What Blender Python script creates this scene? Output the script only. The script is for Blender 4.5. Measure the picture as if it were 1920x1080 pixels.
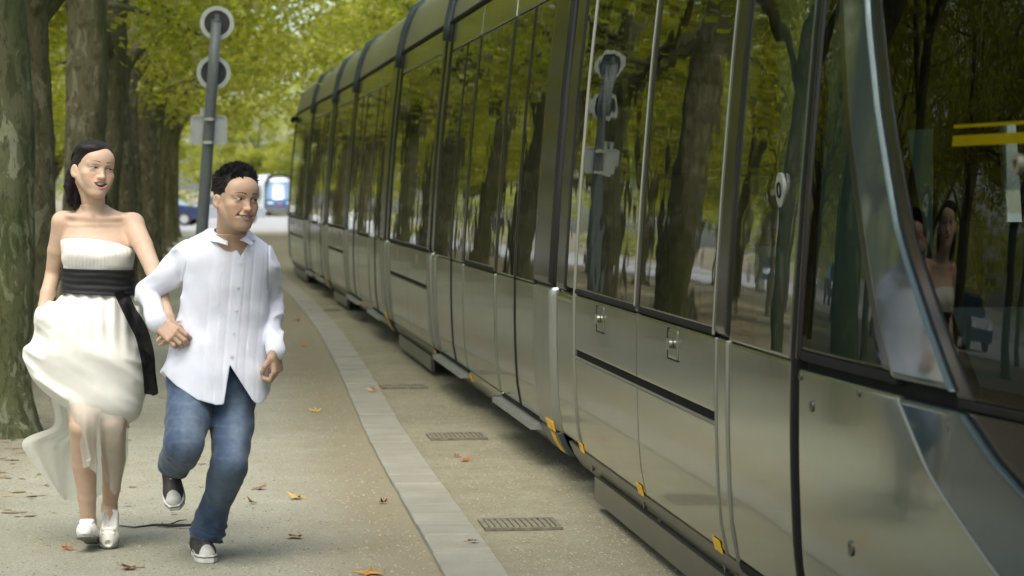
import bpy, math, random
import numpy as np
from mathutils import Vector, Matrix, noise as mnoise

for o in list(bpy.data.objects):
    bpy.data.objects.remove(o)
SC = bpy.context.scene
COL = SC.collection
R = math.radians
RND = random.Random(7)

# ------------------------------------------------------------------ camera
cd = bpy.data.cameras.new('camera')
cam = bpy.data.objects.new('camera', cd)
COL.objects.link(cam)
cam.location = (0, 0, 1.5)
cam.rotation_euler = (R(90 - 2.4177), 0, R(-6.9621))
cd.sensor_width = 36.0
cd.lens = 4500 / 1920 * 36
cd.clip_start = 0.1
cd.clip_end = 3000
cd.dof.use_dof = True
cd.dof.focus_distance = 9.8
cd.dof.aperture_fstop = 5.0
SC.camera = cam

# ------------------------------------------------------------------ sky and sun
SUN_EL, SUN_AZ = R(58), R(200)          # azimuth measured clockwise from +Y
w = bpy.data.worlds.new('World')
SC.world = w
w.use_nodes = True
wn = w.node_tree.nodes
sky = wn.new('ShaderNodeTexSky')
sky.sky_type = 'NISHITA'
sky.sun_disc = False
sky.sun_elevation = SUN_EL
sky.sun_rotation = SUN_AZ
sky.dust_density = 3.0
sky.air_density = 1.0
w.node_tree.links.new(sky.outputs[0], wn['Background'].inputs[0])
wn['Background'].inputs[1].default_value = 0.15
sl = bpy.data.lights.new('sun', 'SUN')
sl.energy = 1.3
sl.angle = R(42)
sl.color = (1.0, 0.975, 0.91)
sun = bpy.data.objects.new('sun', sl)
COL.objects.link(sun)
sdir = Vector((math.sin(SUN_AZ) * math.cos(SUN_EL), math.cos(SUN_AZ) * math.cos(SUN_EL), math.sin(SUN_EL)))
sun.rotation_euler = sdir.to_track_quat('Z', 'Y').to_euler()
sun.location = sdir * 60

SC.view_settings.view_transform = 'Standard'
SC.view_settings.look = 'None'
SC.view_settings.exposure = 1.4
SC.view_settings.gamma = 1.0
SC.render.engine = 'CYCLES'
SC.cycles.use_denoising = True
SC.cycles.max_bounces = 10
SC.cycles.transparent_max_bounces = 16
SC.cycles.caustics_reflective = False
SC.cycles.caustics_refractive = False

# ------------------------------------------------------------------ materials
MATS = {}


class NT:
    def __init__(s, name):
        s.m = bpy.data.materials.new(name)
        s.m.use_nodes = True
        s.n = s.m.node_tree.nodes
        s.l = s.m.node_tree.links
        s.bsdf = s.n['Principled BSDF']
        MATS[name] = s.m

    def node(s, t, ins=None, **props):
        nd = s.n.new('ShaderNode' + t)
        for k, v in props.items():
            setattr(nd, k, v)
        for k, v in (ins or {}).items():
            if isinstance(v, bpy.types.NodeSocket):
                s.l.new(v, nd.inputs[k])
            else:
                nd.inputs[k].default_value = v
        return nd

    def set(s, **kw):
        for k, v in kw.items():
            k = k.replace('_', ' ')
            k = {'IOR': 'IOR', 'Base': 'Base Color'}.get(k, k)
            if isinstance(v, bpy.types.NodeSocket):
                s.l.new(v, s.bsdf.inputs[k])
            else:
                if isinstance(v, tuple) and len(v) == 3:
                    v = (*v, 1)
                s.bsdf.inputs[k].default_value = v
        return s

    def coord(s, kind='Object', scale=(1, 1, 1)):
        tc = s.node('TexCoord')
        mp = s.node('Mapping', {'Vector': tc.outputs[kind], 'Scale': scale})
        return mp.outputs[0]

    def noise(s, vec, scale, detail=4, rough=0.55, dist=0.0):
        return s.node('TexNoise', {'Vector': vec, 'Scale': scale, 'Detail': detail, 'Roughness': rough, 'Distortion': dist}).outputs['Fac']

    def ramp(s, fac, stops):
        nd = s.node('ValToRGB', {'Fac': fac})
        el = nd.color_ramp.elements
        while len(el) < len(stops):
            el.new(0.5)
        for e, (p, c) in zip(el, stops):
            e.position = p
            e.color = (*c, 1) if isinstance(c, tuple) else (c, c, c, 1)
        return nd.outputs['Color']

    def mix(s, fac, a, b, mode='MIX'):
        nd = s.node('MixRGB', blend_type=mode)
        for i, v in ((0, fac), (1, a), (2, b)):
            if isinstance(v, bpy.types.NodeSocket):
                s.l.new(v, nd.inputs[i])
            else:
                nd.inputs[i].default_value = (*v, 1) if isinstance(v, tuple) else v
        return nd.outputs[0]

    def bump(s, h, strength=0.3, dist=0.01):
        b = s.node('Bump', {'Height': h, 'Strength': strength, 'Distance': dist})
        s.l.new(b.outputs[0], s.bsdf.inputs['Normal'])
        return b.outputs[0]


def plain(name, col, rough=0.5, metal=0.0, var=0.12, scale=8.0, bump=0.0, spec=0.5, **kw):
    t = NT(name)
    v = t.coord()
    n = t.noise(v, scale, 5)
    c = t.mix(t.ramp(n, [(0.3, 0.0), (0.7, 1.0)]), tuple(x * (1 - var) for x in col), tuple(min(1, x * (1 + var)) for x in col))
    t.set(Base=c, Roughness=rough, Metallic=metal)
    t.bsdf.inputs['Specular IOR Level'].default_value = spec
    for k, x in kw.items():
        t.set(**{k: x})
    if bump:
        t.bump(n, bump, 0.02)
    return t


# gravel path
t = NT('gravel')
v = t.coord()
big = t.noise(v, 0.55, 4, 0.6)
mid = t.noise(v, 5.0, 5, 0.7)
fine = t.noise(v, 70.0, 3, 0.8)
vor = t.node('TexVoronoi', {'Vector': v, 'Scale': 130.0}).outputs['Color']
c = t.mix(t.ramp(big, [(0.32, 0.0), (0.68, 1.0)]), (0.305, 0.305, 0.225), (0.415, 0.415, 0.325))
c = t.mix(t.ramp(mid, [(0.35, 0.0), (0.75, 0.55)]), c, (0.25, 0.24, 0.17))
c = t.mix(t.ramp(fine, [(0.4, 0.0), (0.72, 0.75)]), c, (0.14, 0.125, 0.085))
bw = t.node('RGBToBW', {'Color': vor}).outputs[0]
c = t.mix(t.ramp(bw, [(0.55, 0.0), (0.95, 0.32)]), c, (0.47, 0.44, 0.33))
# damp brown margin beside the kerb and litter stained belt under the trees (object space X)
tc = t.node('TexCoord')
sx = t.node('SeparateXYZ', {'Vector': tc.outputs['Object']}).outputs[0]
wob = t.node('Math', {0: sx, 1: t.node('Math', {0: t.noise(v, 1.7, 4), 1: 0.55}, operation='MULTIPLY').outputs[0]}, operation='ADD').outputs[0]
edge = t.ramp(t.node('MapRange', {'Value': wob, 'From Min': 0.4, 'From Max': 1.15}).outputs[0], [(0.2, 0.0), (0.75, 0.82)])
c = t.mix(edge, c, t.mix(fine, (0.17, 0.145, 0.085), (0.28, 0.245, 0.155)))
lit = t.ramp(t.node('MapRange', {'Value': wob, 'From Min': -0.25, 'From Max': -1.5}).outputs[0], [(0.3, 0.0), (0.8, 0.75)])
c = t.mix(lit, c, t.mix(mid, (0.14, 0.115, 0.065), (0.26, 0.22, 0.135)))
t.set(Base=c, Roughness=0.95)
t.bsdf.inputs['Specular IOR Level'].default_value = 0.15
hb = t.mix(0.5, t.mix(0.5, fine, bw), mid)
t.bump(hb, 0.75, 0.02)

# stabilised sand / concrete of the tram bed
t = NT('trackbed')
v = t.coord()
big = t.noise(v, 0.8, 5, 0.65)
mid = t.noise(v, 7.0, 5, 0.7)
fine = t.noise(v, 90.0, 2, 0.8)
c = t.mix(t.ramp(big, [(0.3, 0.0), (0.7, 1.0)]), (0.215, 0.205, 0.135), (0.305, 0.295, 0.205))
c = t.mix(t.ramp(mid, [(0.4, 0.0), (0.75, 0.6)]), c, (0.18, 0.155, 0.09))
c = t.mix(t.ramp(fine, [(0.45, 0.0), (0.75, 0.6)]), c, (0.11, 0.09, 0.055))
t.set(Base=c, Roughness=0.9)
t.bsdf.inputs['Specular IOR Level'].default_value = 0.2
t.bump(t.mix(0.4, fine, mid), 0.6, 0.012)

# kerb slabs
t = NT('kerb_stone')
v = t.coord()
oi = t.node('ObjectInfo').outputs['Random']
v2 = t.node('VectorMath', {0: v, 1: oi}, operation='ADD').outputs[0]
n1 = t.noise(v, 3.0, 5, 0.65)
n2 = t.noise(v, 60.0, 3, 0.7)
c = t.mix(t.ramp(n1, [(0.3, 0.0), (0.7, 1.0)]), (0.215, 0.208, 0.16), (0.30, 0.292, 0.23))
c = t.mix(t.ramp(n2, [(0.45, 0.0), (0.8, 0.45)]), c, (0.17, 0.165, 0.125))
c = t.mix(t.node('MapRange', {'Value': oi, 'To Max': 0.28}).outputs[0], c, (0.2, 0.19, 0.14))
t.set(Base=c, Roughness=0.85)
t.bump(n2, 0.35, 0.004)

# road, asphalt, lawn
plain('asphalt', (0.24, 0.24, 0.22), 0.9, var=0.2, scale=3, bump=0.2)
plain('pale_road', (0.29, 0.28, 0.25), 0.9, var=0.12, scale=0.4)
plain('joint_sand', (0.11, 0.095, 0.06), 0.95, var=0.3, scale=20, bump=0.3)

# plane tree bark : flaking mottled patches
for nm, ca, cb, cc, cg in (('bark', (0.068, 0.062, 0.034), (0.118, 0.110, 0.062), (0.20, 0.195, 0.125), (0.060, 0.070, 0.020)),
                           ('bark_mossy', (0.05, 0.056, 0.025), (0.095, 0.10, 0.05), (0.20, 0.21, 0.13), (0.05, 0.068, 0.016))):
    t = NT(nm)
    v = t.coord('Object', (1, 1, 0.42))
    oi = t.node('ObjectInfo').outputs['Random']
    off = t.node('VectorMath', {0: v, 1: t.node('CombineXYZ', {'X': oi, 'Y': oi, 'Z': oi}).outputs[0]}, operation='ADD').outputs[0]
    n1 = t.noise(off, 15.0, 6, 0.66, 0.8)
    n2 = t.noise(off, 8.5, 6, 0.66, 1.0)
    n3 = t.noise(off, 45.0, 4, 0.7)
    n4 = t.noise(off, 1.6, 3, 0.6)
    c = t.mix(t.ramp(n1, [(0.42, 0.0), (0.50, 1.0)]), ca, cb)
    c = t.mix(t.ramp(n2, [(0.565, 0.0), (0.585, 0.85)]), c, cc)
    c = t.mix(t.ramp(n4, [(0.45, 0.0), (0.65, 0.8)]), c, cg)
    c = t.mix(t.ramp(n3, [(0.5, 0.0), (0.8, 0.6)]), c, (0.03, 0.028, 0.015))
    t.set(Base=c, Roughness=0.9)
    t.bsdf.inputs['Specular IOR Level'].default_value = 0.2
    t.bump(t.mix(0.35, t.mix(0.5, n1, n2), n3), 0.55, 0.03)

# leaves: diffuse plus translucent
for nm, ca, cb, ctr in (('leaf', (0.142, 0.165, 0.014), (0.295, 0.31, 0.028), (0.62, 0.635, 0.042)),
                        ('leaf_far_lit', (0.225, 0.245, 0.028), (0.39, 0.405, 0.06), (0.69, 0.72, 0.10))):  # paler copy for distant crowns, their sunlight put into the colour
    t = NT(nm)
    g = t.node('NewGeometry')
    rnd = g.outputs['Random Per Island']
    v = t.coord()
    n = t.noise(v, 0.9, 2)
    c = t.mix(t.ramp(t.mix(0.5, rnd, n), [(0.25, 0.0), (0.75, 1.0)]), ca, cb)
    c = t.mix(t.ramp(rnd, [(0.93, 0.0), (0.97, 0.8)]), c, (0.26, 0.19, 0.03))
    dif = t.node('BsdfDiffuse', {'Color': c})
    trc = t.mix(rnd, ctr, tuple(x * 0.62 for x in ctr))
    tr = t.node('BsdfTranslucent', {'Color': trc})
    gl = t.node('BsdfGlossy', {'Color': (0.9, 0.95, 0.8, 1), 'Roughness': 0.45})
    m1 = t.node('MixShader', {0: 0.52, 1: dif.outputs[0], 2: tr.outputs[0]})
    m2 = t.node('MixShader', {0: 0.04, 1: m1.outputs[0], 2: gl.outputs[0]})
    t.l.new(m2.outputs[0], t.n['Material Output'].inputs[0])

# tram paint: grey green metallic under clear coat, with gentle panel waviness
t = NT('tram_paint')
v = t.coord()
n1 = t.noise(v, 1.3, 2, 0.4)
n2 = t.noise(v, 5.0, 3, 0.5)
n3 = t.noise(v, 300.0, 2, 0.6)
dirt = t.noise(t.coord('Object', (1, 0.25, 1)), 6.0, 6, 0.7)
c = t.mix(t.ramp(dirt, [(0.45, 0.0), (0.8, 0.35)]), (0.235, 0.262, 0.21), (0.19, 0.19, 0.14))
t.set(Base=c, Metallic=0.88, Roughness=t.node('MapRange', {'Value': dirt, 'To Min': 0.08, 'To Max': 0.24}).outputs[0])
t.bsdf.inputs['Coat Weight'].default_value = 0.35
t.bsdf.inputs['Coat Roughness'].default_value = 0.05
t.bump(t.mix(0.4, n1, n2), 0.14, 0.02)

t = NT('tram_skirt')
v = t.coord('Object', (1, 0.3, 1))
d = t.noise(v, 7.0, 6, 0.7)
c = t.mix(t.ramp(d, [(0.4, 0.0), (0.75, 0.7)]), (0.055, 0.056, 0.043), (0.105, 0.095, 0.065))
t.set(Base=c, Metallic=0.35, Roughness=0.42)
t.bsdf.inputs['Coat Weight'].default_value = 0.25

t = NT('tram_blade')
v = t.coord()
t.set(Base=(0.045, 0.062, 0.062), Metallic=0.1, Roughness=0.06)
t.bsdf.inputs['Specular IOR Level'].default_value = 0.3
t.bsdf.inputs['Coat Weight'].default_value = 0.12
t.bump(t.noise(v, 2.0, 2), 0.06, 0.02)

plain('tram_silver', (0.30, 0.31, 0.27), 0.30, 0.85, 0.08, 5)
plain('trim_light', (0.24, 0.24, 0.19), 0.35, 0.7, 0.05, 5)
plain('black_gloss', (0.012, 0.012, 0.011), 0.14, 0.0, 0.2, 3, spec=0.22)
plain('rubber', (0.010, 0.010, 0.009), 0.7, 0.0, 0.25, 30, spec=0.15)
plain('core_dark', (0.012, 0.012, 0.011), 0.85, 0.0, 0.2, 6, spec=0.1)
plain('roof_paint', (0.26, 0.265, 0.20), 0.3, 0.55, 0.1, 2)
plain('teal_metal', (0.05, 0.068, 0.068), 0.35, 0.5, 0.1, 4)
plain('yellow_mark', (0.75, 0.42, 0.02), 0.5, 0.0, 0.15, 25)
plain('yellow_print', (0.17, 0.135, 0.001), 0.9, 0.0, 0.1, 9, spec=0.03)
plain('step_metal', (0.30, 0.31, 0.29), 0.45, 0.7, 0.25, 30, 0.2)
plain('under_steel', (0.085, 0.078, 0.06), 0.7, 0.3, 0.4, 8, 0.2)
plain('interior_floor', (0.09, 0.09, 0.08), 0.7, 0.0, 0.15, 8)
plain('interior_wall', (0.26, 0.29, 0.25), 0.6, 0.0, 0.1, 3)
plain('interior_green', (0.24, 0.40, 0.31), 0.5, 0.0, 0.12, 3)
plain('seat_cloth', (0.06, 0.075, 0.07), 0.85, 0.0, 0.2, 30)
plain('pole_green', (0.45, 0.62, 0.50), 0.35, 0.3, 0.06, 5)
plain('button_grey', (0.27, 0.28, 0.24), 0.4, 0.1, 0.06, 9)
plain('blade_edge', (0.07, 0.10, 0.105), 0.25, 0.6, 0.05, 5)
plain('bolt', (0.12, 0.12, 0.11), 0.35, 0.8, 0.2, 40)

# glass panes: tinted see-through sheet with the mirror of its front surface, slightly wavy
for nm, tint, ior, wav in (('tram_glass', (0.30, 0.33, 0.28), 2.3, 0.034), ('door_glass', (0.36, 0.41, 0.36), 2.1, 0.03),
                           ('screen_glass', (0.26, 0.32, 0.29), 1.47, 0.012), ('car_glass', (0.15, 0.18, 0.2), 1.7, 0.0)):
    t = NT(nm)
    v = t.coord('Object', (1.0, 1.0, 1.6))
    fr = t.node('Fresnel', {'IOR': ior})
    tp = t.node('BsdfTransparent', {'Color': (*tint, 1)})
    gl = t.node('BsdfGlossy', {'Color': (0.44, 0.44, 0.40, 1) if nm == 'screen_glass' else (0.93, 0.95, 0.90, 1), 'Roughness': 0.015})
    if wav:
        b = t.node('Bump', {'Height': t.noise(v, 2.1, 2, 0.45), 'Strength': wav, 'Distance': 0.035})
        t.l.new(b.outputs[0], gl.inputs['Normal'])
    ms = t.node('MixShader', {0: fr.outputs[0], 1: tp.outputs[0], 2: gl.outputs[0]})
    t.l.new(ms.outputs[0], t.n['Material Output'].inputs[0])

plain('pole_paint', (0.135, 0.155, 0.15), 0.5, 0.1, 0.12, 20)
plain('sign_back', (0.035, 0.042, 0.042), 0.6, 0.1, 0.15, 15)
plain('sign_rim', (0.52, 0.55, 0.52), 0.5, 0.2, 0.08, 15)
plain('sign_plate', (0.55, 0.58, 0.55), 0.5, 0.3, 0.1, 12)
plain('clamp', (0.55, 0.56, 0.52), 0.35, 0.8, 0.1, 15)
plain('grate_iron', (0.20, 0.18, 0.125), 0.8, 0.3, 0.4, 25, 0.2)
plain('twig', (0.03, 0.027, 0.022), 0.9, 0, 0.4, 40)
plain('far_white', (0.72, 0.74, 0.70), 0.35, 0.0, 0.05, 2)
plain('far_sky_glass', (0.24, 0.33, 0.40), 0.2, 0.5, 0.1, 0.8)  # pale blue: reflected sky put into the glass colour
plain('far_blue', (0.045, 0.10, 0.19), 0.25, 0.2, 0.1, 2)
plain('far_grey', (0.15, 0.155, 0.15), 0.5, 0.2, 0.1, 2)
plain('lamp_lens', (0.7, 0.72, 0.7), 0.2, 0.2, 0.05, 4)
plain('red_paint', (0.45, 0.05, 0.03), 0.4, 0.0, 0.1, 4)
plain('tyre', (0.02, 0.02, 0.02), 0.8, 0, 0.2, 30)
plain('car_blue', (0.015, 0.03, 0.08), 0.2, 0.2, 0.05, 4, Coat_Weight=0.6)
plain('car_white', (0.5, 0.51, 0.5), 0.25, 0.0, 0.05, 4, Coat_Weight=0.6)
plain('car_silver', (0.42, 0.44, 0.46), 0.25, 0.6, 0.05, 4, Coat_Weight=0.6)
plain('car_dark', (0.03, 0.035, 0.04), 0.2, 0.2, 0.05, 4, Coat_Weight=0.6)


# ------------------------------------------------------------------ mesh helpers
class MB:
    def __init__(s):
        s.v, s.f = [], []

    def add(s, vs, fs):
        b = len(s.v)
        s.v += [tuple(p) for p in vs]
        s.f += [tuple(b + i for i in q) for q in fs]
        return s

    def box(s, lo, hi, M=None):
        x0, y0, z0 = lo
        x1, y1, z1 = hi
        vs = [Vector(p) for p in ((x0, y0, z0), (x1, y0, z0), (x1, y1, z0), (x0, y1, z0), (x0, y0, z1), (x1, y0, z1), (x1, y1, z1), (x0, y1, z1))]
        if M is not None:
            vs = [M @ p for p in vs]
        return s.add(vs, [(3, 2, 1, 0), (4, 5, 6, 7), (0, 1, 5, 4), (1, 2, 6, 5), (2, 3, 7, 6), (3, 0, 4, 7)])

    def tube(s, pts, rads, n=10, caps=True, wob=0.0, squash=None):
        pts = [Vector(p) for p in pts]
        vs, fs = [], []
        prev = None
        for i, p in enumerate(pts):
            d = (pts[min(i + 1, len(pts) - 1)] - pts[max(i - 1, 0)])
            d = d.normalized() if d.length > 1e-9 else Vector((0, 0, 1))
            if prev is None:
                a = Vector((1, 0, 0)) if abs(d.x) < 0.8 else Vector((0, 1, 0))
                u = (a - d * a.dot(d)).normalized()
            else:
                u = (prev - d * prev.dot(d)).normalized()
            prev = u
            v = d.cross(u)
            for k in range(n):
                an = 2 * math.pi * k / n
                r = rads[i]
                q = p + (u * math.cos(an) + v * math.sin(an)) * r
                if wob:
                    q += (u * math.cos(an) + v * math.sin(an)) * r * wob * (mnoise.noise(Vector((q.x * 4.2, q.y * 4.2, q.z * 1.5))) + 0.5 * mnoise.noise(Vector((q.x * 11, q.y * 11, q.z * 5))))
                vs.append(q)
        m = len(pts)
        for i in range(m - 1):
            for k in range(n):
                k2 = (k + 1) % n
                fs.append((i * n + k, i * n + k2, (i + 1) * n + k2, (i + 1) * n + k))
        if caps:
            fs.append(tuple(range(n - 1, -1, -1)))
            fs.append(tuple((m - 1) * n + k for k in range(n)))
        return s.add(vs, fs)

    def disc(s, c, r, axis, thick, n=28, r_in=0.0):
        """flat cylinder or ring along axis"""
        a = Vector(axis).normalized()
        u = a.orthogonal().normalized()
        v = a.cross(u)
        c = Vector(c)
        vs, fs = [], []
        for side in (-0.5, 0.5):
            for rr in ((r, r_in) if r_in else (r,)):
                for k in range(n):
                    an = 2 * math.pi * k / n
                    vs.append(c + a * thick * side + (u * math.cos(an) + v * math.sin(an)) * rr)
        for k in range(n):
            k2 = (k + 1) % n
            if r_in:
                o0, i0, o1, i1 = 0, n, 2 * n, 3 * n
                fs += [(o0 + k, o0 + k2, o1 + k2, o1 + k), (i0 + k2, i0 + k, i1 + k, i1 + k2),
                       (o1 + k, o1 + k2, i1 + k2, i1 + k), (o0 + k2, o0 + k, i0 + k, i0 + k2)]
            else:
                fs.append((k, k2, n + k2, n + k))
        if not r_in:
            fs += [tuple(range(n - 1, -1, -1)), tuple(range(n, 2 * n))]
        return s.add(vs, fs)

    def mesh(s, name, mat, smooth=False):
        me = bpy.data.meshes.new(name)
        me.from_pydata(s.v, [], s.f)
        if mat:
            me.materials.append(MATS[mat])
        if smooth:
            me.shade_smooth()
        me.update()
        return me

    def build(s, name, mat, parent=None, smooth=False, **props):
        return link(name, s.mesh(name, mat, smooth), parent, **props)


def link(name, me, parent=None, loc=None, **props):
    o = bpy.data.objects.new(name, me)
    COL.objects.link(o)
    if parent is not None:
        o.parent = parent
    if loc is not None:
        o.location = loc
    for k, x in props.items():
        if x is not None:
            o[k] = x
    return o


def thing(name, label, cat, loc=(0, 0, 0), rz=0.0, group=None):
    o = link(name, None, None, loc, label=label, category=cat, group=group)
    o.rotation_euler = (0, 0, rz)
    o.empty_display_size = 0.3
    return o


def copy_tree(o, parent=None):
    c = o.copy()
    COL.objects.link(c)
    c.parent = parent
    for ch in list(o.children):
        copy_tree(ch, c)
    return c


def smooth_table(xs, ys, lo, hi, win, n=600):
    g = np.linspace(lo, hi, n)
    y = np.interp(g, xs, ys)
    k = max(1, int(win / (hi - lo) * n))
    ker = np.hanning(2 * k + 3)
    ker /= ker.sum()
    pad = len(ker) // 2
    yp = np.concatenate([2 * y[0] - y[pad:0:-1], y, 2 * y[-1] - y[-2:-pad - 2:-1]])
    return g, np.convolve(yp, ker, 'valid')


# ------------------------------------------------------------------ ground
def gz(y):
    t = min(1.0, max(0.0, (y - 62) / 120.0))
    return -0.82 * t * t * (3 - 2 * t)


def sheet(name, xl, xr, ys, mat, dz=0.0, **props):
    """strip of ground between two plan curves"""
    m = MB()
    for y in ys:
        a, b = xl(y), xr(y)
        m.v += [(a + (b - a) * k / 4, y, gz(y) + dz) for k in range(5)]
    for i in range(len(ys) - 1):
        for k in range(4):
            m.f.append((i * 5 + k, i * 5 + k + 1, i * 5 + 6 + k, i * 5 + 5 + k))
    return m.build(name, mat, **props)


YS = [-40, -10, 0] + [4 + i * 1.5 for i in range(60)] + [100, 115, 130, 145, 160, 175, 190, 220, 300, 600, 1500]
sheet('ground', lambda y: -1500, lambda y: 1500, YS, 'gravel', kind='structure')
KY = [-6, 9.15, 14, 19.3, 23.3, 27, 30.8, 35.7, 50, 64]
KL = [0.85, 0.85, 0.865, 0.955, 1.0, 1.01, 0.985, 0.92, 0.70, 0.45]
kgx, kgy = smooth_table(KY, KL, -6, 64, 2.5)


def kl(y):
    return float(np.interp(y, kgx, kgy))


KW = 0.245
TY = [3 + i * 1.0 for i in range(-12, 62)]
bed = sheet('tram_bed', lambda y: kl(y) + KW + 0.004, lambda y: kl(y) + 8.2, TY, 'trackbed', 0.006, kind='structure')
sheet('road', lambda y: -120, lambda y: 120, [82, 100, 115, 130, 145, 160, 175, 200], 'pale_road', 0.012, kind='structure')
sheet('side_road', lambda y: -40, lambda y: -19.5, [-30] + [10 * i for i in range(9)], 'pale_road', 0.016, kind='structure')

# kerb: each stone a piece of its own
kerb = sheet('kerb', lambda y: kl(y) + 0.004, lambda y: kl(y) + KW, TY, 'joint_sand', 0.010, kind='structure')
y = -2.0
rk = random.Random(3)
while y < 62:
    L = rk.choice((0.34, 0.40, 0.44, 0.30)) if y < 40 else 1.0
    y1 = y + L
    g = rk.uniform(0.007, 0.013)
    sk = rk.uniform(-0.02, 0.02)
    xa0, xa1 = kl(y + g), kl(y1 - g)
    top = rk.uniform(0.024, 0.029)
    tl = rk.uniform(-0.003, 0.003)
    ir = rk.uniform(-0.002, 0.002)
    ba, bb, bc, bd_ = (xa0 + ir, y + g), (xa0 + KW - 0.004 + ir, y + g + sk), (xa1 + KW - 0.004 + ir, y1 - g + sk), (xa1 + ir, y1 - g)
    m = MB()
    zb = -0.05
    ins = 0.006
    low = [(p[0], p[1], zb) for p in (ba, bb, bc, bd_)]
    mid_ = [(p[0], p[1], top - 0.006) for p in (ba, bb, bc, bd_)]
    cx, cy = sum(p[0] for p in low) / 4, sum(p[1] for p in low) / 4
    tp = [(p[0] + (ins if p[0] < cx else -ins), p[1] + (ins if p[1] < cy else -ins), top + (tl if p[1] < cy else -tl)) for p in (ba, bb, bc, bd_)]
    m.v = [(a, b, c + gz(b)) for a, b, c in low + mid_ + tp]
    for q in range(4):
        q2 = (q + 1) % 4
        m.f += [(q, q2, 4 + q2, 4 + q), (4 + q, 4 + q2, 8 + q2, 8 + q)]
    m.f.append((8, 9, 10, 11))
    m.build('kerb_stone', 'kerb_stone', kerb)
    y = y1

# drain grates in the bed
def grate(x, y, L, W, label):
    g = thing('drain_grate', label, 'drain', (x, y, 0.008), group='drain grates in the tram bed')
    m = MB()
    m.box((-L / 2, -W / 2, 0), (L / 2, -W / 2 + 0.02, 0.012)).box((-L / 2, W / 2 - 0.02, 0), (L / 2, W / 2, 0.012))
    m.box((-L / 2, -W / 2 + 0.02, 0), (-L / 2 + 0.02, W / 2 - 0.02, 0.012)).box((L / 2 - 0.02, -W / 2 + 0.02, 0), (L / 2, W / 2 - 0.02, 0.012))
    m.build('frame', 'grate_iron', g)
    MB().box((-L / 2 + 0.02, -W / 2 + 0.02, 0.0005), (L / 2 - 0.02, W / 2 - 0.02, 0.002)).build('pit', 'trackbed', g)
    n = 11
    bar = MB().box((-0.008, -W / 2 + 0.02, 0.002), (0.008, W / 2 - 0.02, 0.010)).mesh('bar', 'grate_iron')
    for i in range(n):
        link('bar', bar, g, (-L / 2 + 0.02 + (L - 0.04) * (i + 0.5) / n, 0, 0))


grate(1.31, 10.45, 0.34, 0.32, 'rusty drain grate nearest the viewer, beside the kerb')
grate(1.40, 14.2, 0.34, 0.34, 'rusty drain grate halfway along the kerb, before the door step')
grate(1.36, 17.8, 0.34, 0.30, 'small dull drain grate farthest off, beside the tram joint')
grate(1.27, 29.0, 0.34, 0.30, 'faint drain grate beside the far bend of the kerb')

# ------------------------------------------------------------------ tram
PY = [2.6, 3.2, 3.3, 3.6, 4.0, 4.5, 5.0, 5.5, 6.0, 6.5, 7.0, 9.0]
PX = [3.05, 2.90, 2.62, 2.30, 2.04, 1.875, 1.782, 1.723, 1.686, 1.665, 1.657, 1.656]
ngx, ngy = smooth_table(PY, PX, 2.6, 9.0, 0.35)
JY = [9.0, 11.8, 18.1, 22.3, 28.1, 31.7, 36.2, 41.2, 42.5]
JX = [1.656, 1.655, 1.60, 1.545, 1.475, 1.40, 1.285, 1.18, 1.32]
ZZ = [0.02, 0.08, .15, .25, .4, .7, 1.0, 1.5, 2.0, 2.73, 2.95, 3.14, 3.25, 3.3, 3.32]
ZO = [.26, .16, .08, .04, .012, 0, 0, .03, .07, .15, .2, .28, .45, .8, 1.2]
pgx, pgy = smooth_table(ZZ[:11], ZO[:11], 0.02, 2.95, 0.14)


def SX(y, z, off=0.0):
    """flank surface of the tram; off > 0 is proud of it"""
    x = float(np.interp(y, ngx, ngy)) if y < 9 else float(np.interp(y, JY, JX))
    return x + float(np.interp(z, pgx, pgy)) - off


def fn(a):
    if callable(a):
        return a
    if isinstance(a, (list, tuple)):
        zs = [p[0] for p in a]
        ys = [p[1] for p in a]
        return lambda z: float(np.interp(z, zs, ys))
    return lambda z: a


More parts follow.
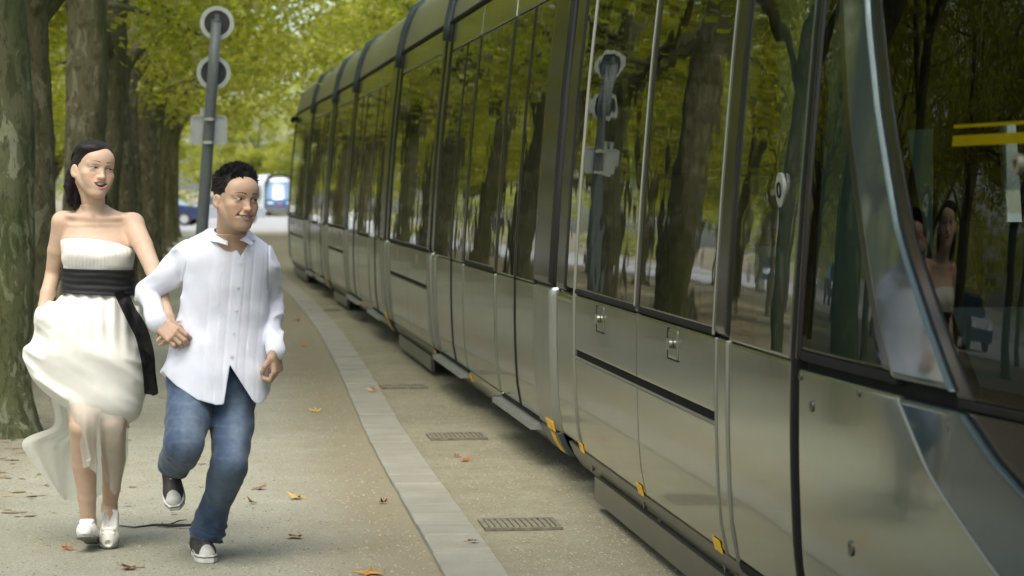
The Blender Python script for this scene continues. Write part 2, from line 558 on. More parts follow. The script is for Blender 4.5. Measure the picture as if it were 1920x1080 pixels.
def panel(name, mat, parent, y0, y1, z0, z1, off=0.0, thick=0.02, ch=0.005, bev=0.004, nz=None, ny=None, mirror=None, **props):
    """panel on the flank between y0(z) and y1(z): chamfered rim, thickness inward"""
    fa, fb = fn(y0), fn(y1)
    nz = nz or max(2, int((z1 - z0) / 0.12) + 1)
    span = abs(fb(z0) - fa(z0))
    ny = ny or (2 if fa(z0) > 8.8 else max(2, int(span / 0.12) + 1))
    e = min(0.4, ch / max(span, 1e-4))
    e2 = min(0.45, 2.5 * ch / max(span, 1e-4))
    us = [0, e, e2] + [e2 + (1 - 2 * e2) * (k + 1) / ny for k in range(ny - 1)] + [1 - e2, 1 - e, 1]
    ez, ez2 = min(0.4, ch / (z1 - z0)), min(0.45, 2.5 * ch / (z1 - z0))
    ws = [0, ez, ez2] + [ez2 + (1 - 2 * ez2) * (k + 1) / nz for k in range(nz - 1)] + [1 - ez2, 1 - ez, 1]
    m = MB()
    nu, nw = len(us), len(ws)

    def pt(u, wv, o):
        z = z0 + (z1 - z0) * wv
        yy = fa(z) + (fb(z) - fa(z)) * u
        x = SX(yy, z, o)
        if mirror:
            x = mirror(yy) * 2 - x
        return (x, yy, z)
    for j, wv in enumerate(ws):
        for i, u in enumerate(us):
            rim = i in (0, nu - 1) or j in (0, nw - 1)
            m.v.append(pt(u, wv, off - (bev if rim else 0)))
    flip = (fb(z0) > fa(z0)) != bool(mirror)
    for j in range(nw - 1):
        for i in range(nu - 1):
            q = (j * nu + i, j * nu + i + 1, (j + 1) * nu + i + 1, (j + 1) * nu + i)
            m.f.append(q[::-1] if flip else q)
    if thick:
        ring = [i for i in range(nu)] + [j * nu + nu - 1 for j in range(1, nw)] + [(nw - 1) * nu + i for i in range(nu - 2, -1, -1)] + [j * nu for j in range(nw - 2, 0, -1)]
        b = len(m.v)
        for idx in ring:
            j, i = divmod(idx, nu)
            m.v.append(pt(us[i], ws[j], off - thick))
        n = len(ring)
        for k in range(n):
            k2 = (k + 1) % n
            q = (ring[k], b + k, b + k2, ring[k2])
            m.f.append(q[::-1] if flip else q)
    return m.build(name, mat, parent, smooth=True, **props)


tram = thing('tram', 'long grey-green articulated tram with dark glossy windows running past the couple', 'tram', (0, 0, 0))
DX = 2.36        # overall width


def midline(y):
    return SX(y, 0.7) + DX / 2


def section_core(y0, y1):
    """dark backing, floor, ceiling and far wall carcass of one section"""
    m = MB()
    ys = [y0 + (y1 - y0) * k / 6 for k in range(7)]
    # profile polygon strips: near low wall, floor, far low wall
    def strip(fa, fb, flip=False):
        b = len(m.v)
        for yy in ys:
            m.v.append(fa(yy))
            m.v.append(fb(yy))
        for k in range(6):
            q = (b + 2 * k, b + 2 * k + 1, b + 2 * k + 3, b + 2 * k + 2)
            m.f.append(q[::-1] if flip else q)
    zs = [0.16, 0.3, 0.5, 0.8, 0.995]
    for a, b_ in zip(zs[:-1], zs[1:]):
        strip(lambda yy, a=a: (SX(yy, a, -0.024), yy, a), lambda yy, b_=b_: (SX(yy, b_, -0.024), yy, b_))
        strip(lambda yy, a=a: (2 * midline(yy) - SX(yy, a, -0.02), yy, a), lambda yy, b_=b_: (2 * midline(yy) - SX(yy, b_, -0.02), yy, b_), True)
    strip(lambda yy: (SX(yy, 0.16, -0.03), yy, 0.16), lambda yy: (2 * midline(yy) - SX(yy, 0.16, -0.03), yy, 0.16))
    zs = [2.56, 2.74]
    strip(lambda yy: (SX(yy, 2.54, -0.03), yy, 2.54), lambda yy: (SX(yy, 2.76, -0.03), yy, 2.76))
    strip(lambda yy: (2 * midline(yy) - SX(yy, 2.54, -0.03), yy, 2.54), lambda yy: (2 * midline(yy) - SX(yy, 2.76, -0.03), yy, 2.76), True)
    o = m.build('car_section', 'core_dark', tram)
    # interior lining
    m = MB()
    strip_args = [(0.36, 'f'), (2.52, 'c')]
    strip(lambda yy: (SX(yy, 0.36, -0.05), yy, 0.36), lambda yy: (2 * midline(yy) - SX(yy, 0.36, -0.05), yy, 0.36), True)
    m.build('floor', 'interior_floor', o)
    m = MB()
    strip(lambda yy: (SX(yy, 2.5, -0.06), yy, 2.5), lambda yy: (2 * midline(yy) - SX(yy, 2.5, -0.06), yy, 2.5))
    m.build('ceiling', 'interior_wall', o)
    return o


def roof(parent, y0, y1, taper=0.0):
    m = MB()
    prof = [(2.745, .155), (2.85, .175), (2.95, .205), (3.05, .24), (3.14, .285), (3.21, .36), (3.26, .47), (3.30, .75), (3.32, 1.18)]
    ys = [y0 + (y1 - y0) * k / 8 for k in range(9)]
    pr = prof + [(z, DX - o) for z, o in prof[-2::-1]]
    for yy in ys:
        bx = SX(yy, 0.7)
        for z, o in pr:
            m.v.append((bx + o, yy, z))
    n = len(pr)
    for k in range(8):
        for i in range(n - 1):
            q = (k * n + i, k * n + i + 1, (k + 1) * n + i + 1, (k + 1) * n + i)
            m.f.append(q[::-1] if y1 > y0 else q)
    m.build('roof', 'roof_paint', parent, smooth=True)
    # dark gutter seam
    m = MB()
    for a, b in zip(ys[:-1], ys[1:]):
        m.tube([(SX(a, 2.735) - 0.004, a, 2.735), (SX(b, 2.735) - 0.004, b, 2.735)], [0.018, 0.018], 6)
    m.build('gutter', 'rubber', parent)


def far_side(parent, y0, y1, nose=False):
    panel('far_wall', 'tram_paint', parent, y0, y1, 0.2, 1.0, mirror=midline, thick=0)
    k = max(2, int(round(abs(y1 - y0) / 1.6)))
    for i in range(k):
        a = y0 + (y1 - y0) * i / k
        b = y0 + (y1 - y0) * (i + 1) / k
        s = 0.09 if b > a else -0.09
        panel('far_window', 'tram_glass', parent, a + s, b - s, 1.02, 2.54, mirror=midline, thick=0)
        panel('far_post', 'black_gloss', parent, b - s, b + (s if i < k - 1 else 0), 1.0, 2.55, mirror=midline, thick=0.03)


def yellow(parent, y, z=0.27, l=0.09, hgt=0.045):
    panel('yellow_mark', 'yellow_mark', parent, y, y - l, z, z + hgt, off=0.006, thick=0.004, ch=0.001, bev=0.0005)


def seats(parent, y0, y1):
    yy = y1 + 0.5
    while yy < y0 - 0.5:
        for side in (0, 1):
            m = MB()
            xm = midline(yy)
            xa = xm - 1.0 if side == 0 else xm + 0.1
            m.box((xa, yy - 0.02, 0.74), (xa + 0.88, yy + 0.42, 0.82))
            m.box((xa, yy - 0.1, 0.76), (xa + 0.88, yy - 0.02, 1.34))
            m.box((xa + 0.2, yy + 0.1, 0.365), (xa + 0.7, yy + 0.3, 0.74))
            m.build('seat', 'seat_cloth', parent)
        yy += 1.45


def hand_pole(parent, x, y, r=0.017):
    MB().tube([(x, y, 0.36), (x, y, 2.5)], [r, r], 8).build('hand_pole', 'pole_green', parent, smooth=True)


def partition(parent, y, x0, x1, z0, z1, t=0.03, mat='interior_green'):
    MB().box((x0, y - t / 2, z0), (x1, y + t / 2, z1)).build('partition', mat, parent)


def edge_strip(parent, y0, y1, dark=True):
    """module end cover: silver below the sill, black above"""
    panel('end_cover', 'tram_silver', parent, y0, y1, 0.26, 0.995, off=0.012, thick=0.05, ch=0.02, bev=0.02)
    panel('end_pillar', 'black_gloss', parent, y0, y1, 1.0, 2.725, off=0.012, thick=0.05, ch=0.02, bev=0.02)


def step_board(parent, y0, y1):
    m = MB()
    n = 6
    for k in range(n):
        a = y0 + (y1 - y0) * k / n
        b = y0 + (y1 - y0) * (k + 1) / n
    xa = SX((y0 + y1) / 2, 0.25)
    M = Matrix.Rotation(math.atan2(SX(y0, 0.7) - SX(y1, 0.7), -(y0 - y1)), 4, 'Z')
    T = Matrix.Translation((xa, (y0 + y1) / 2, 0.235)) @ M
    L = abs(y1 - y0)
    m.box((-0.125, -L / 2, -0.02), (0.06, L / 2, 0.012), T)
    o = m.build('step', 'step_metal', parent)
    m = MB()
    for k in range(7):
        x = -0.115 + 0.02 * k
        m.box((x, -L / 2 + 0.02, 0.012), (x + 0.009, L / 2 - 0.02, 0.017), T)
    m.build('step_tread', 'trim_light', parent)
    MB().box((-0.13, -L / 2 - 0.022, -0.032), (0.06, -L / 2, 0.017), T).build('step_end', 'teal_metal', parent)


def under_cover(parent, y0, y1, z0=0.045, z1=0.165):
    """upright bogie apron hanging below the skirt"""
    m = MB()
    n = 12
    for k in range(n + 1):
        yy = y0 + (y1 - y0) * k / n
        x = SX(yy, 0.4) + 0.045
        m.v += [(x + 0.012, yy, z0), (x, yy, z0 + 0.012), (x, yy, z1), (x + 0.03, yy, z1), (x + 0.03, yy, z0)]
    for k in range(n):
        for i in range(5):
            m.f.append((k * 5 + i, k * 5 + (i + 1) % 5, k * 5 + 5 + (i + 1) % 5, k * 5 + 5 + i))
    m.f += [(0, 1, 2, 3, 4), (n * 5 + 4, n * 5 + 3, n * 5 + 2, n * 5 + 1, n * 5)]
    m.build('bogie_cover', 'tram_skirt', parent)


def wheels(parent, y0, y1):
    for yy in (y0, y1):
        m = MB()
        m.disc((midline(yy) - 0.72, yy, 0.29), 0.28, (1, 0, 0), 0.12, 26)
        m.build('wheel', 'under_steel', parent, smooth=False)


def under_frame(parent, y0, y1):
    xm0, xm1 = midline(y0), midline(y1)
    m = MB()
    ya, yb = min(y0, y1), max(y0, y1)
    m.box((xm0 - 0.85, ya + 0.25, 0.10), (xm0 + 0.85, yb - 0.25, 0.158))
    m.build('underframe', 'under_steel', parent)


def bogie_module(y0, y1, name_windows=1):
    """short section over a bogie: one wide window, hatch panels, skirt"""
    o = section_core(y0, y1)
    s = 0.22
    edge_strip(o, y0, y0 - s)
    edge_strip(o, y1 + s, y1)
    a, b = y0 - s - 0.02, y1 + s + 0.02
    panel('window', 'tram_glass', o, a, b, 1.02, 2.52, thick=0)
    panel('window_seal', 'rubber', o, a, b, 0.997, 1.02, off=0.003, thick=0.02, ch=0.003, bev=0.002)
    panel('cant_rail', 'tram_paint', o, a, b, 2.53, 2.72)
    mid = (a + b) / 2
    for p, q in ((a, mid + 0.005), (mid - 0.005, b)):
        panel('hatch', 'tram_paint', o, p, q, 0.735, 0.992)
        panel('body_panel', 'tram_paint', o, p, q, 0.262, 0.705)
        panel('latch', 'trim_light', o, (p + q) / 2 + 0.05, (p + q) / 2 - 0.05, 0.86, 0.95, off=0.006, thick=0.006, ch=0.004, bev=0.002)
    panel('hatch_gap', 'rubber', o, a, b, 0.705, 0.735, off=-0.006, thick=0.01, ch=0.002, bev=0.001)
    panel('skirt', 'tram_skirt', o, a, b, 0.12, 0.257)
    under_cover(o, a - 0.35, b + 0.35)
    far_side(o, y0, y1)
    roof(o, y0, y1)
    seats(o, y0, y1)
    partition(o, y0 - 0.5, midline(y0) - 1.0, midline(y0) - 0.55, 0.5, 1.9)
    wheels(o, mid + 0.8, mid - 0.8)
    under_frame(o, y0, y1)
    yellow(o, b - 0.05, 0.2, 0.1)
    return o


def door_module(y0, y1, f=None):
    """suspended section with two double doors and a window between"""
    o = section_core(y0, y1)
    L = y0 - y1
    f = f or (0.037, 0.216, 0.337, 0.345, 0.622, 0.634, 0.772, 0.9, 0.905)
    P = [y0 - L * k for k in f]
    edge_strip(o, y0, P[0] + 0.01)
    edge_strip(o, P[8], y1)
    for a, c, b in ((P[0], P[1], P[2]), (P[5], P[6], P[7])):
        for p, q in ((a - 0.008, c + 0.014), (c - 0.014, b + 0.008)):
            panel('door_panel', 'tram_paint', o, p, q, 0.275, 0.985)
            panel('door_glass', 'door_glass', o, p, q, 0.99, 2.5, thick=0, off=0.001)
            for pp, qq in ((p, p - 0.035), (q + 0.035, q)):
                panel('door_frame', 'black_gloss', o, pp, qq, 0.99, 2.5, off=0.004, thick=0.03, ch=0.008, bev=0.006)
        panel('door_seal', 'rubber', o, c + 0.013, c - 0.013, 0.275, 2.5, off=0.006, thick=0.03, ch=0.004, bev=0.003)
        panel('threshold', 'rubber', o, a, b, 0.24, 0.27, off=0.004, thick=0.03)
        panel('skirt', 'tram_paint', o, a, b, 0.13, 0.236)
        step_board(o, a + 0.05, b + 0.02)
        yellow(o, b - 0.03, 0.2, 0.09, 0.05)
        panel('cant_rail', 'tram_paint', o, a, b, 2.51, 2.72)
    a, b = P[3], P[4]
    panel('window', 'tram_glass', o, a, b, 1.01, 2.5, thick=0)
    panel('window_seal', 'rubber', o, a, b, 0.985, 1.01, off=0.003, thick=0.02, ch=0.003, bev=0.002)
    panel('body_panel', 'tram_paint', o, a, b + 0.07, 0.275, 0.98)
    panel('body_panel', 'tram_paint', o, b + 0.06, b, 0.275, 0.98, off=0.004)
    panel('skirt', 'tram_paint', o, a, b, 0.13, 0.268)
    panel('cant_rail', 'tram_paint', o, a, b, 2.51, 2.72)
    for yy in (P[3] + 0.01, P[4]):
        panel('post', 'black_gloss', o, yy + 0.03, yy - 0.05, 0.99, 2.5, off=0.005, thick=0.03, ch=0.01, bev=0.008)
    far_side(o, y0, y1)
    roof(o, y0, y1)
    seats(o, P[3], P[4])
    for k in (1, 3, 4, 6):
        hand_pole(o, midline(P[k]) - 0.6, P[k])
    for k in (2, 5):
        partition(o, P[k], midline(P[k]) - 1.05, midline(P[k]) - 0.5, 0.5, 2.0)
    under_frame(o, y0, y1)
    # corner marks at the near end
    panel('yellow_mark', 'yellow_mark', o, y1 + 0.28, y1 + 0.02, 0.265, 0.315, off=0.017, thick=0.004, ch=0.001, bev=0.0005)
    panel('yellow_mark', 'yellow_mark', o, y1 + 0.24, y1 + 0.10, 0.15, 0.25, off=0.013, thick=0.004, ch=0.001, bev=0.0005)
    panel('corner_guard', 'teal_metal', o, P[8], y1, 0.14, 0.262, off=0.008, thick=0.03)
    return o


def joint(y0, y1):
    """black bellows between two sections, with a metal hoop over the roof"""
    m = MB()
    prof = [(0.14, .14)] + [(z, SX(y0, z) - SX(y0, 0.7) + 0.045) for z in (0.3, 0.6, 1.0, 1.5, 2.0, 2.4, 2.73)] + [(2.95, .24), (3.14, .32), (3.22, .5), (3.26, 1.18)]
    pr = prof + [(z, DX - o) for z, o in prof[-2::-1]]
    k = 7
    for j in range(k):
        yy = y0 + (y1 - y0) * j / (k - 1)
        d = 0.0 if j % 2 else 0.025
        for z, o in pr:
            m.v.append((SX(yy, 0.7) + o + d * (1 if o < 1 else -1), yy, z))
    n = len(pr)
    for j in range(k - 1):
        for i in range(n - 1):
            m.f.append((j * n + i, (j + 1) * n + i, (j + 1) * n + i + 1, j * n + i + 1))
    o = m.build('bellows', 'rubber', tram)
    m = MB()
    ym = (y0 + y1) / 2
    hoop = [(2.60, .135), (2.73, .15), (2.95, .2), (3.14, .28), (3.25, .45), (3.31, .8)]
    m.tube([(SX(ym, 0.7) + oo - 0.01, ym, z) for z, oo in hoop], [0.045] * len(hoop), 8)
    m.build('joint_hoop', 'teal_metal', o, smooth=True)
    return o


# --- the near end section with cab
YA = 11.72
M1 = section_core(YA, 6.8)
panel('end_pillar', 'black_gloss', M1, YA, 11.42, 1.0, 2.725, off=0.008, thick=0.05, ch=0.015, bev=0.012)
panel('end_window', 'tram_glass', M1, 11.40, 11.16, 1.02, 2.52, thick=0, off=0.002)
panel('end_cover', 'tram_paint', M1, YA, 11.13, 0.27, 0.992, off=0.004, thick=0.05, ch=0.02, bev=0.015)
panel('trim', 'trim_light', M1, 11.150, 11.140, 0.27, 2.5, off=0.008, thick=0.02, ch=0.004, bev=0.003)
for a, b in ((11.12, 9.49), (9.40, 7.95)):
    panel('window', 'tram_glass', M1, a, b, 1.02, 2.52, thick=0)
    panel('window_seal', 'rubber', M1, a, b, 1.0, 1.02, off=0.003, thick=0.02, ch=0.003, bev=0.002)
panel('post', 'black_gloss', M1, 9.49, 9.40, 1.0, 2.52, off=0.003, thick=0.03, ch=0.006, bev=0.004)
panel('trim', 'trim_light', M1, 9.494, 9.486, 1.02, 2.52, off=0.009, thick=0.01, ch=0.003, bev=0.002)
for a, b in ((11.12, 9.452), (9.444, 7.90)):
    panel('hatch', 'tram_paint', M1, a, b, 0.738, 0.994)
    panel('body_panel', 'tram_paint', M1, a, b, 0.262, 0.704)
panel('trim', 'trim_light', M1, 9.4535, 9.4425, 0.262, 0.70, off=0.002, thick=0.02, ch=0.003, bev=0.002)
panel('trim', 'trim_light', M1, 11.12, 7.90, 0.699, 0.706, off=0.004, thick=0.02, ch=0.002, bev=0.001)
panel('hatch_gap', 'core_dark', M1, 11.12, 7.90, 0.705, 0.738, off=-0.008, thick=0.01, ch=0.002, bev=0.001)
for yy in (10.36, 8.67):
    panel('latch_plate', 'tram_paint', M1, yy + 0.09, yy - 0.09, 0.865, 0.975, off=0.004, thick=0.006, ch=0.005, bev=0.003)
    m = MB()
    m.disc((SX(yy, 0.92) - 0.012, yy, 0.922), 0.017, (1, 0, 0), 0.012, 16)
    m.box((SX(yy, 0.92) - 0.026, yy - 0.008, 0.902), (SX(yy, 0.92) - 0.014, yy + 0.008, 0.942))
    m.build('latch', 'trim_light', M1)
    panel('latch_rim', 'rubber', M1, yy + 0.10, yy - 0.10, 0.862, 0.866, off=0.005, thick=0.004, ch=0.001, bev=0.0005)
    panel('latch_rim', 'rubber', M1, yy + 0.10, yy + 0.09, 0.866, 0.978, off=0.005, thick=0.004, ch=0.001, bev=0.0005)
# narrow post by the cab door
panel('post', 'black_gloss', M1, 7.95, 7.72, 1.0, 2.52, off=0.006, thick=0.05, ch=0.02, bev=0.014)
panel('trim', 'trim_light', M1, 7.942, 7.932, 1.0, 2.52, off=0.010, thick=0.01, ch=0.003, bev=0.002)
panel('body_panel', 'tram_paint', M1, 7.895, 7.725, 0.262, 0.994, off=0.002)
panel('trim', 'trim_light', M1, 7.728, 7.716, 0.262, 0.994, off=0.007, thick=0.02, ch=0.003, bev=0.002)
panel('trim', 'trim_light', M1, 7.901, 7.889, 0.262, 0.994, off=0.007, thick=0.02, ch=0.003, bev=0.002)
# single leaf door
panel('door_panel', 'tram_paint', M1, 7.715, 6.86, 0.275, 0.99)
panel('door_glass', 'door_glass', M1, 7.70, 6.87, 0.995, 2.5, thick=0, off=0.001)
panel('door_seal', 'rubber', M1, 6.858, 6.80, 0.2, 2.55, off=0.004, thick=0.04, ch=0.012, bev=0.01)
panel('trim', 'black_gloss', M1, 6.79, 6.765, 1.0, 2.55, off=0.007, thick=0.04, ch=0.006, bev=0.005)
panel('threshold', 'rubber', M1, 7.72, 6.86, 0.235, 0.27, off=0.0, thick=0.03)
yy = 7.09
m = MB()
m.disc((SX(yy, 1.49) - 0.004, yy, 1.49), 0.052, (1, 0, 0.03), 0.010, 30)
btn = m.build('door_button', 'button_grey', M1)
MB().disc((SX(yy, 1.49) - 0.0115, yy, 1.49), 0.024, (1, 0, 0.03), 0.004, 24, 0.019).build('button_ring', 'rubber', M1)
hp = MB().tube([(SX(7.0, z) + 0.05, 7.02 + 0.02 * math.sin(z), z) for z in (1.0, 1.3, 1.6, 1.9, 2.2, 2.4)], [0.008] * 6, 8).build('door_rail', 'pole_green', M1, smooth=True)
panel('cant_rail', 'tram_paint', M1, YA, 6.8, 2.53, 2.72)
panel('skirt', 'tram_skirt', M1, 11.6, 7.73, 0.125, 0.257)
panel('skirt', 'tram_skirt', M1, 7.725, 6.8, 0.125, 0.23)
under_cover(M1, 10.9, 5.4)
for yy in (11.2, 9.62, 8.10):
    yellow(M1, yy, 0.25, 0.12, 0.045)
for yy, z in ((11.0, 0.19), (9.6, 0.2), (9.35, 0.17), (8.95, 0.13), (8.05, 0.19), (7.85, 0.19)):
    MB().disc((SX(yy, z) - 0.003, yy, z), 0.014, (1, 0, 0.1), 0.01, 14).build('bolt', 'bolt', M1)
MB().box((SX(10.95, 0.1) - 0.02, 10.95, 0.03), (SX(10.95, 0.1) + 0.1, 11.0, 0.17)).build('tie_down', 'rubber', M1)
far_side(M1, YA, 6.8)
roof(M1, YA, 6.6)
seats(M1, 11.3, 8.6)
wheels(M1, 10.2, 8.6)
under_frame(M1, YA, 6.0)
for yy in (9.8, 8.9):
    hand_pole(M1, midline(yy) - 0.3, yy)
partition(M1, 9.7, midline(9.7) - 1.0, midline(9.7) - 0.55, 0.45, 1.55)
partition(M1, 8.2, midline(8.2) - 0.9, midline(8.2) - 0.35, 0.45, 2.4)
partition(M1, 6.75, midline(6.75) - 0.9, midline(6.75) + 0.9, 0.4, 1.15, mat='interior_wall')
partition(M1, 7.9, midline(8) - 1.05, midline(8) - 0.6, 0.45, 1.3)

# --- cab nose
NO = MB()
NO.box((midline(5.5) - 0.9, 4.4, 0.10), (midline(5.5) + 0.9, 6.8, 0.17))
NOSE = NO.build('cab_nose', 'core_dark', tram)
blade_l = [(0.95, 5.89), (1.02, 5.90), (1.2, 6.06), (1.43, 6.22), (1.7, 6.40), (2.02, 6.55), (2.72, 6.62)]
blade_r = [(0.95, 5.455), (1.01, 5.49), (1.17, 5.68), (1.38, 5.92), (1.71, 6.16), (2.0, 6.33), (2.72, 6.46)]
low_l = [(0.2, 4.35), (0.45, 4.9), (0.62, 5.25), (0.81, 5.65), (0.9, 5.77), (0.975, 5.87)]
low_r = [(0.2, 3.7), (0.45, 4.2), (0.62, 4.55), (0.72, 4.80), (0.80, 5.07), (0.88, 5.28), (0.975, 5.46)]
lbl, lbr, lll, llr = fn(blade_l), fn(blade_r), fn(low_l), fn(low_r)
panel('cab_window', 'screen_glass', NOSE, 6.75, blade_l, 1.03, 2.52, thick=0, ny=8)
panel('cab_window_frame', 'black_gloss', NOSE, lambda z: lbl(z) + 0.07, lambda z: lbl(z) + 0.004, 1.03, 2.52, off=0.003, thick=0.02, ch=0.006, bev=0.004)
panel('blade', 'tram_blade', NOSE, blade_l, blade_r, 1.015, 2.72, off=0.010, thick=0.05, ch=0.008, bev=0.006, nz=22, ny=6)
panel('blade_trim', 'blade_edge', NOSE, lambda z: lbr(z) + 0.004, lambda z: lbr(z) - 0.002, 1.015, 2.72, off=0.016, thick=0.03, ch=0.004, bev=0.003, nz=22)
panel('screen_border', 'black_gloss', NOSE, lambda z: lbr(z) - 0.008, lambda z: lbr(z) - 0.10, 1.0, 2.72, off=0.002, thick=0.03, ch=0.004, bev=0.003, nz=22, ny=3)
panel('windscreen', 'screen_glass', NOSE, lambda z: lbr(z) - 0.10, lambda z: 3.4 + 0.35 * max(0, z - 1.0), 1.0, 2.72, thick=0, ny=26, nz=14)
panel('nose_panel', 'tram_paint', NOSE, 6.755, low_l, 0.2, 0.975, thick=0.03, ny=14, nz=12, off=0.002)
panel('low_blade', 'tram_blade', NOSE, lambda z: lll(z) - 0.006, low_r, 0.2, 0.968, off=0.005, thick=0.03, ny=8, nz=16)
panel('low_trim', 'trim_light', NOSE, lambda z: lll(z) + 0.004, lambda z: lll(z) - 0.008, 0.2, 0.972, off=0.010, thick=0.02, ch=0.003, bev=0.002, nz=18)
panel('low_trim', 'teal_metal', NOSE, lambda z: llr(z) + 0.018, lambda z: llr(z) - 0.012, 0.2, 0.968, off=0.013, thick=0.03, ch=0.006, bev=0.005, nz=18)
panel('low_screen', 'black_gloss', NOSE, lambda z: llr(z) - 0.014, lambda z: 3.35, 0.2, 0.975, off=0.0, thick=0.03, ny=20, nz=10)
panel('nose_gap', 'core_dark', NOSE, 6.755, 3.4, 0.965, 1.03, off=-0.022, thick=0.02, ny=24)
panel('screen_sill', 'rubber', NOSE, 5.47, 3.4, 0.978, 1.0, off=0.003, thick=0.02, ny=20, ch=0.003, bev=0.002)
panel('nose_gap', 'rubber', NOSE, 6.755, 5.88, 1.0, 1.028, off=0.0, thick=0.02, ny=8, ch=0.003, bev=0.002)
panel('yellow_band', 'yellow_print', NOSE, 5.61, 4.6, 1.597, 1.622, off=0.002, thick=0, ny=8, ch=0.001, bev=0)
panel('yellow_band', 'yellow_print', NOSE, 5.61, 4.6, 1.64, 1.648, off=0.002, thick=0, ny=8, ch=0.001, bev=0)
for yy, z, r in ((6.61, 0.88, 0.016), (6.17, 0.955, 0.010), (6.25, 0.53, 0.022), (6.735, 0.955, 0.012), (5.88, 1.06, 0.014), (5.66, 1.045, 0.013), (5.53, 0.93, 0.015)):
    b = MB().disc((SX(yy, z) - 0.002, yy, z), r, (1, 0.02, 0), 0.008, 20, r * 0.55)
    b.disc((SX(yy, z) - 0.001, yy, z), r * 0.55, (1, 0.02, 0), 0.006, 16)
    b.build('bolt', 'bolt', NOSE)
# far flank and roof of the nose
panel('far_wall', 'tram_paint', NOSE, 6.8, 3.4, 0.2, 2.7, mirror=midline, thick=0, ny=20)
roof(NOSE, 6.6, 4.2)
m = MB()
m.box((midline(6) - 0.95, 3.7, 0.36), (midline(6) + 0.95, 6.7, 0.40))
m.build('floor', 'interior_floor', NOSE)
# sun blind behind the upper screen, desk, driver's seat, wheel ring
m = MB()
ys = [6.3 - 0.15 * k for k in range(17)]
for z in (1.645, 2.66):
    for yy in ys:
        m.v.append((SX(yy, z, -0.035), yy, z))
for k in range(16):
    m.f.append((k, k + 1, 17 + k + 1, 17 + k))
m.build('sun_blind', 'core_dark', NOSE)
MB().box((midline(5) - 0.85, 4.0, 0.40), (midline(5) + 0.6, 4.75, 1.05)).box((midline(5) - 0.8, 4.1, 1.05), (midline(5) + 0.5, 4.7, 1.22)).build('desk', 'core_dark', NOSE)
m = MB().box((midline(5) - 0.25, 5.2, 0.8), (midline(5) + 0.25, 5.65, 0.9)).box((midline(5) - 0.25, 5.62, 0.9), (midline(5) + 0.25, 5.72, 1.5)).box((midline(5) - 0.1, 5.3, 0.4), (midline(5) + 0.1, 5.55, 0.8))
m.build('seat', 'seat_cloth', NOSE)
hand_pole(NOSE, midline(6) - 0.55, 6.05, 0.02)
hand_pole(NOSE, midline(6) - 0.1, 5.8, 0.02)
MB().disc((SX(5.21, 1.55) - 0.012, 5.21, 1.55), 0.024, (1, 0.05, 0), 0.016, 24, 0.012).build('knob', 'trim_light', NOSE)

for a, b in ((18.05, 11.92), (28.05, 22.42), (36.1, 31.82)):
    door_module(a, b)
for a, b in ((22.22, 18.2), (31.62, 28.2)):
    bogie_module(a, b)
bogie_module(41.2, 36.3)
for a, b in ((11.93, 11.71), (18.21, 18.04), (22.43, 22.21), (28.21, 28.04), (31.83, 31.61), (36.31, 36.09)):
    joint(a, b)
# rounded far nose
m = MB()
zs = [0.15, 0.4, 0.8, 1.2, 1.8, 2.3, 2.73, 3.1, 3.3]
for z in zs:
    rake = 0.9 * max(0, z - 1.0) / 2.2
    for k in range(13):
        a = math.pi * k / 12
        hw = DX / 2 - float(np.interp(z, ZZ, ZO)) * (0.9 if z > 2.8 else 1)
        m.v.append((midline(41.2) - math.cos(a) * hw, 41.2 + math.sin(a) ** 0.8 * (2.4 - rake), z))
for j in range(len(zs) - 1):
    for k in range(12):
        m.f.append((j * 13 + k, (j + 1) * 13 + k, (j + 1) * 13 + k + 1, j * 13 + k + 1))
m.build('far_nose', 'tram_paint', tram, smooth=True)
MB().tube([(SX(41.0, 2.66) - 0.02, 41.0, 2.66), (SX(41.0, 2.66) - 0.06, 41.05, 2.65), (SX(41, 2.6) - 0.07, 41.1, 2.61)], [0.035, 0.05, 0.04], 8).build('mirror_camera', 'rubber', tram)

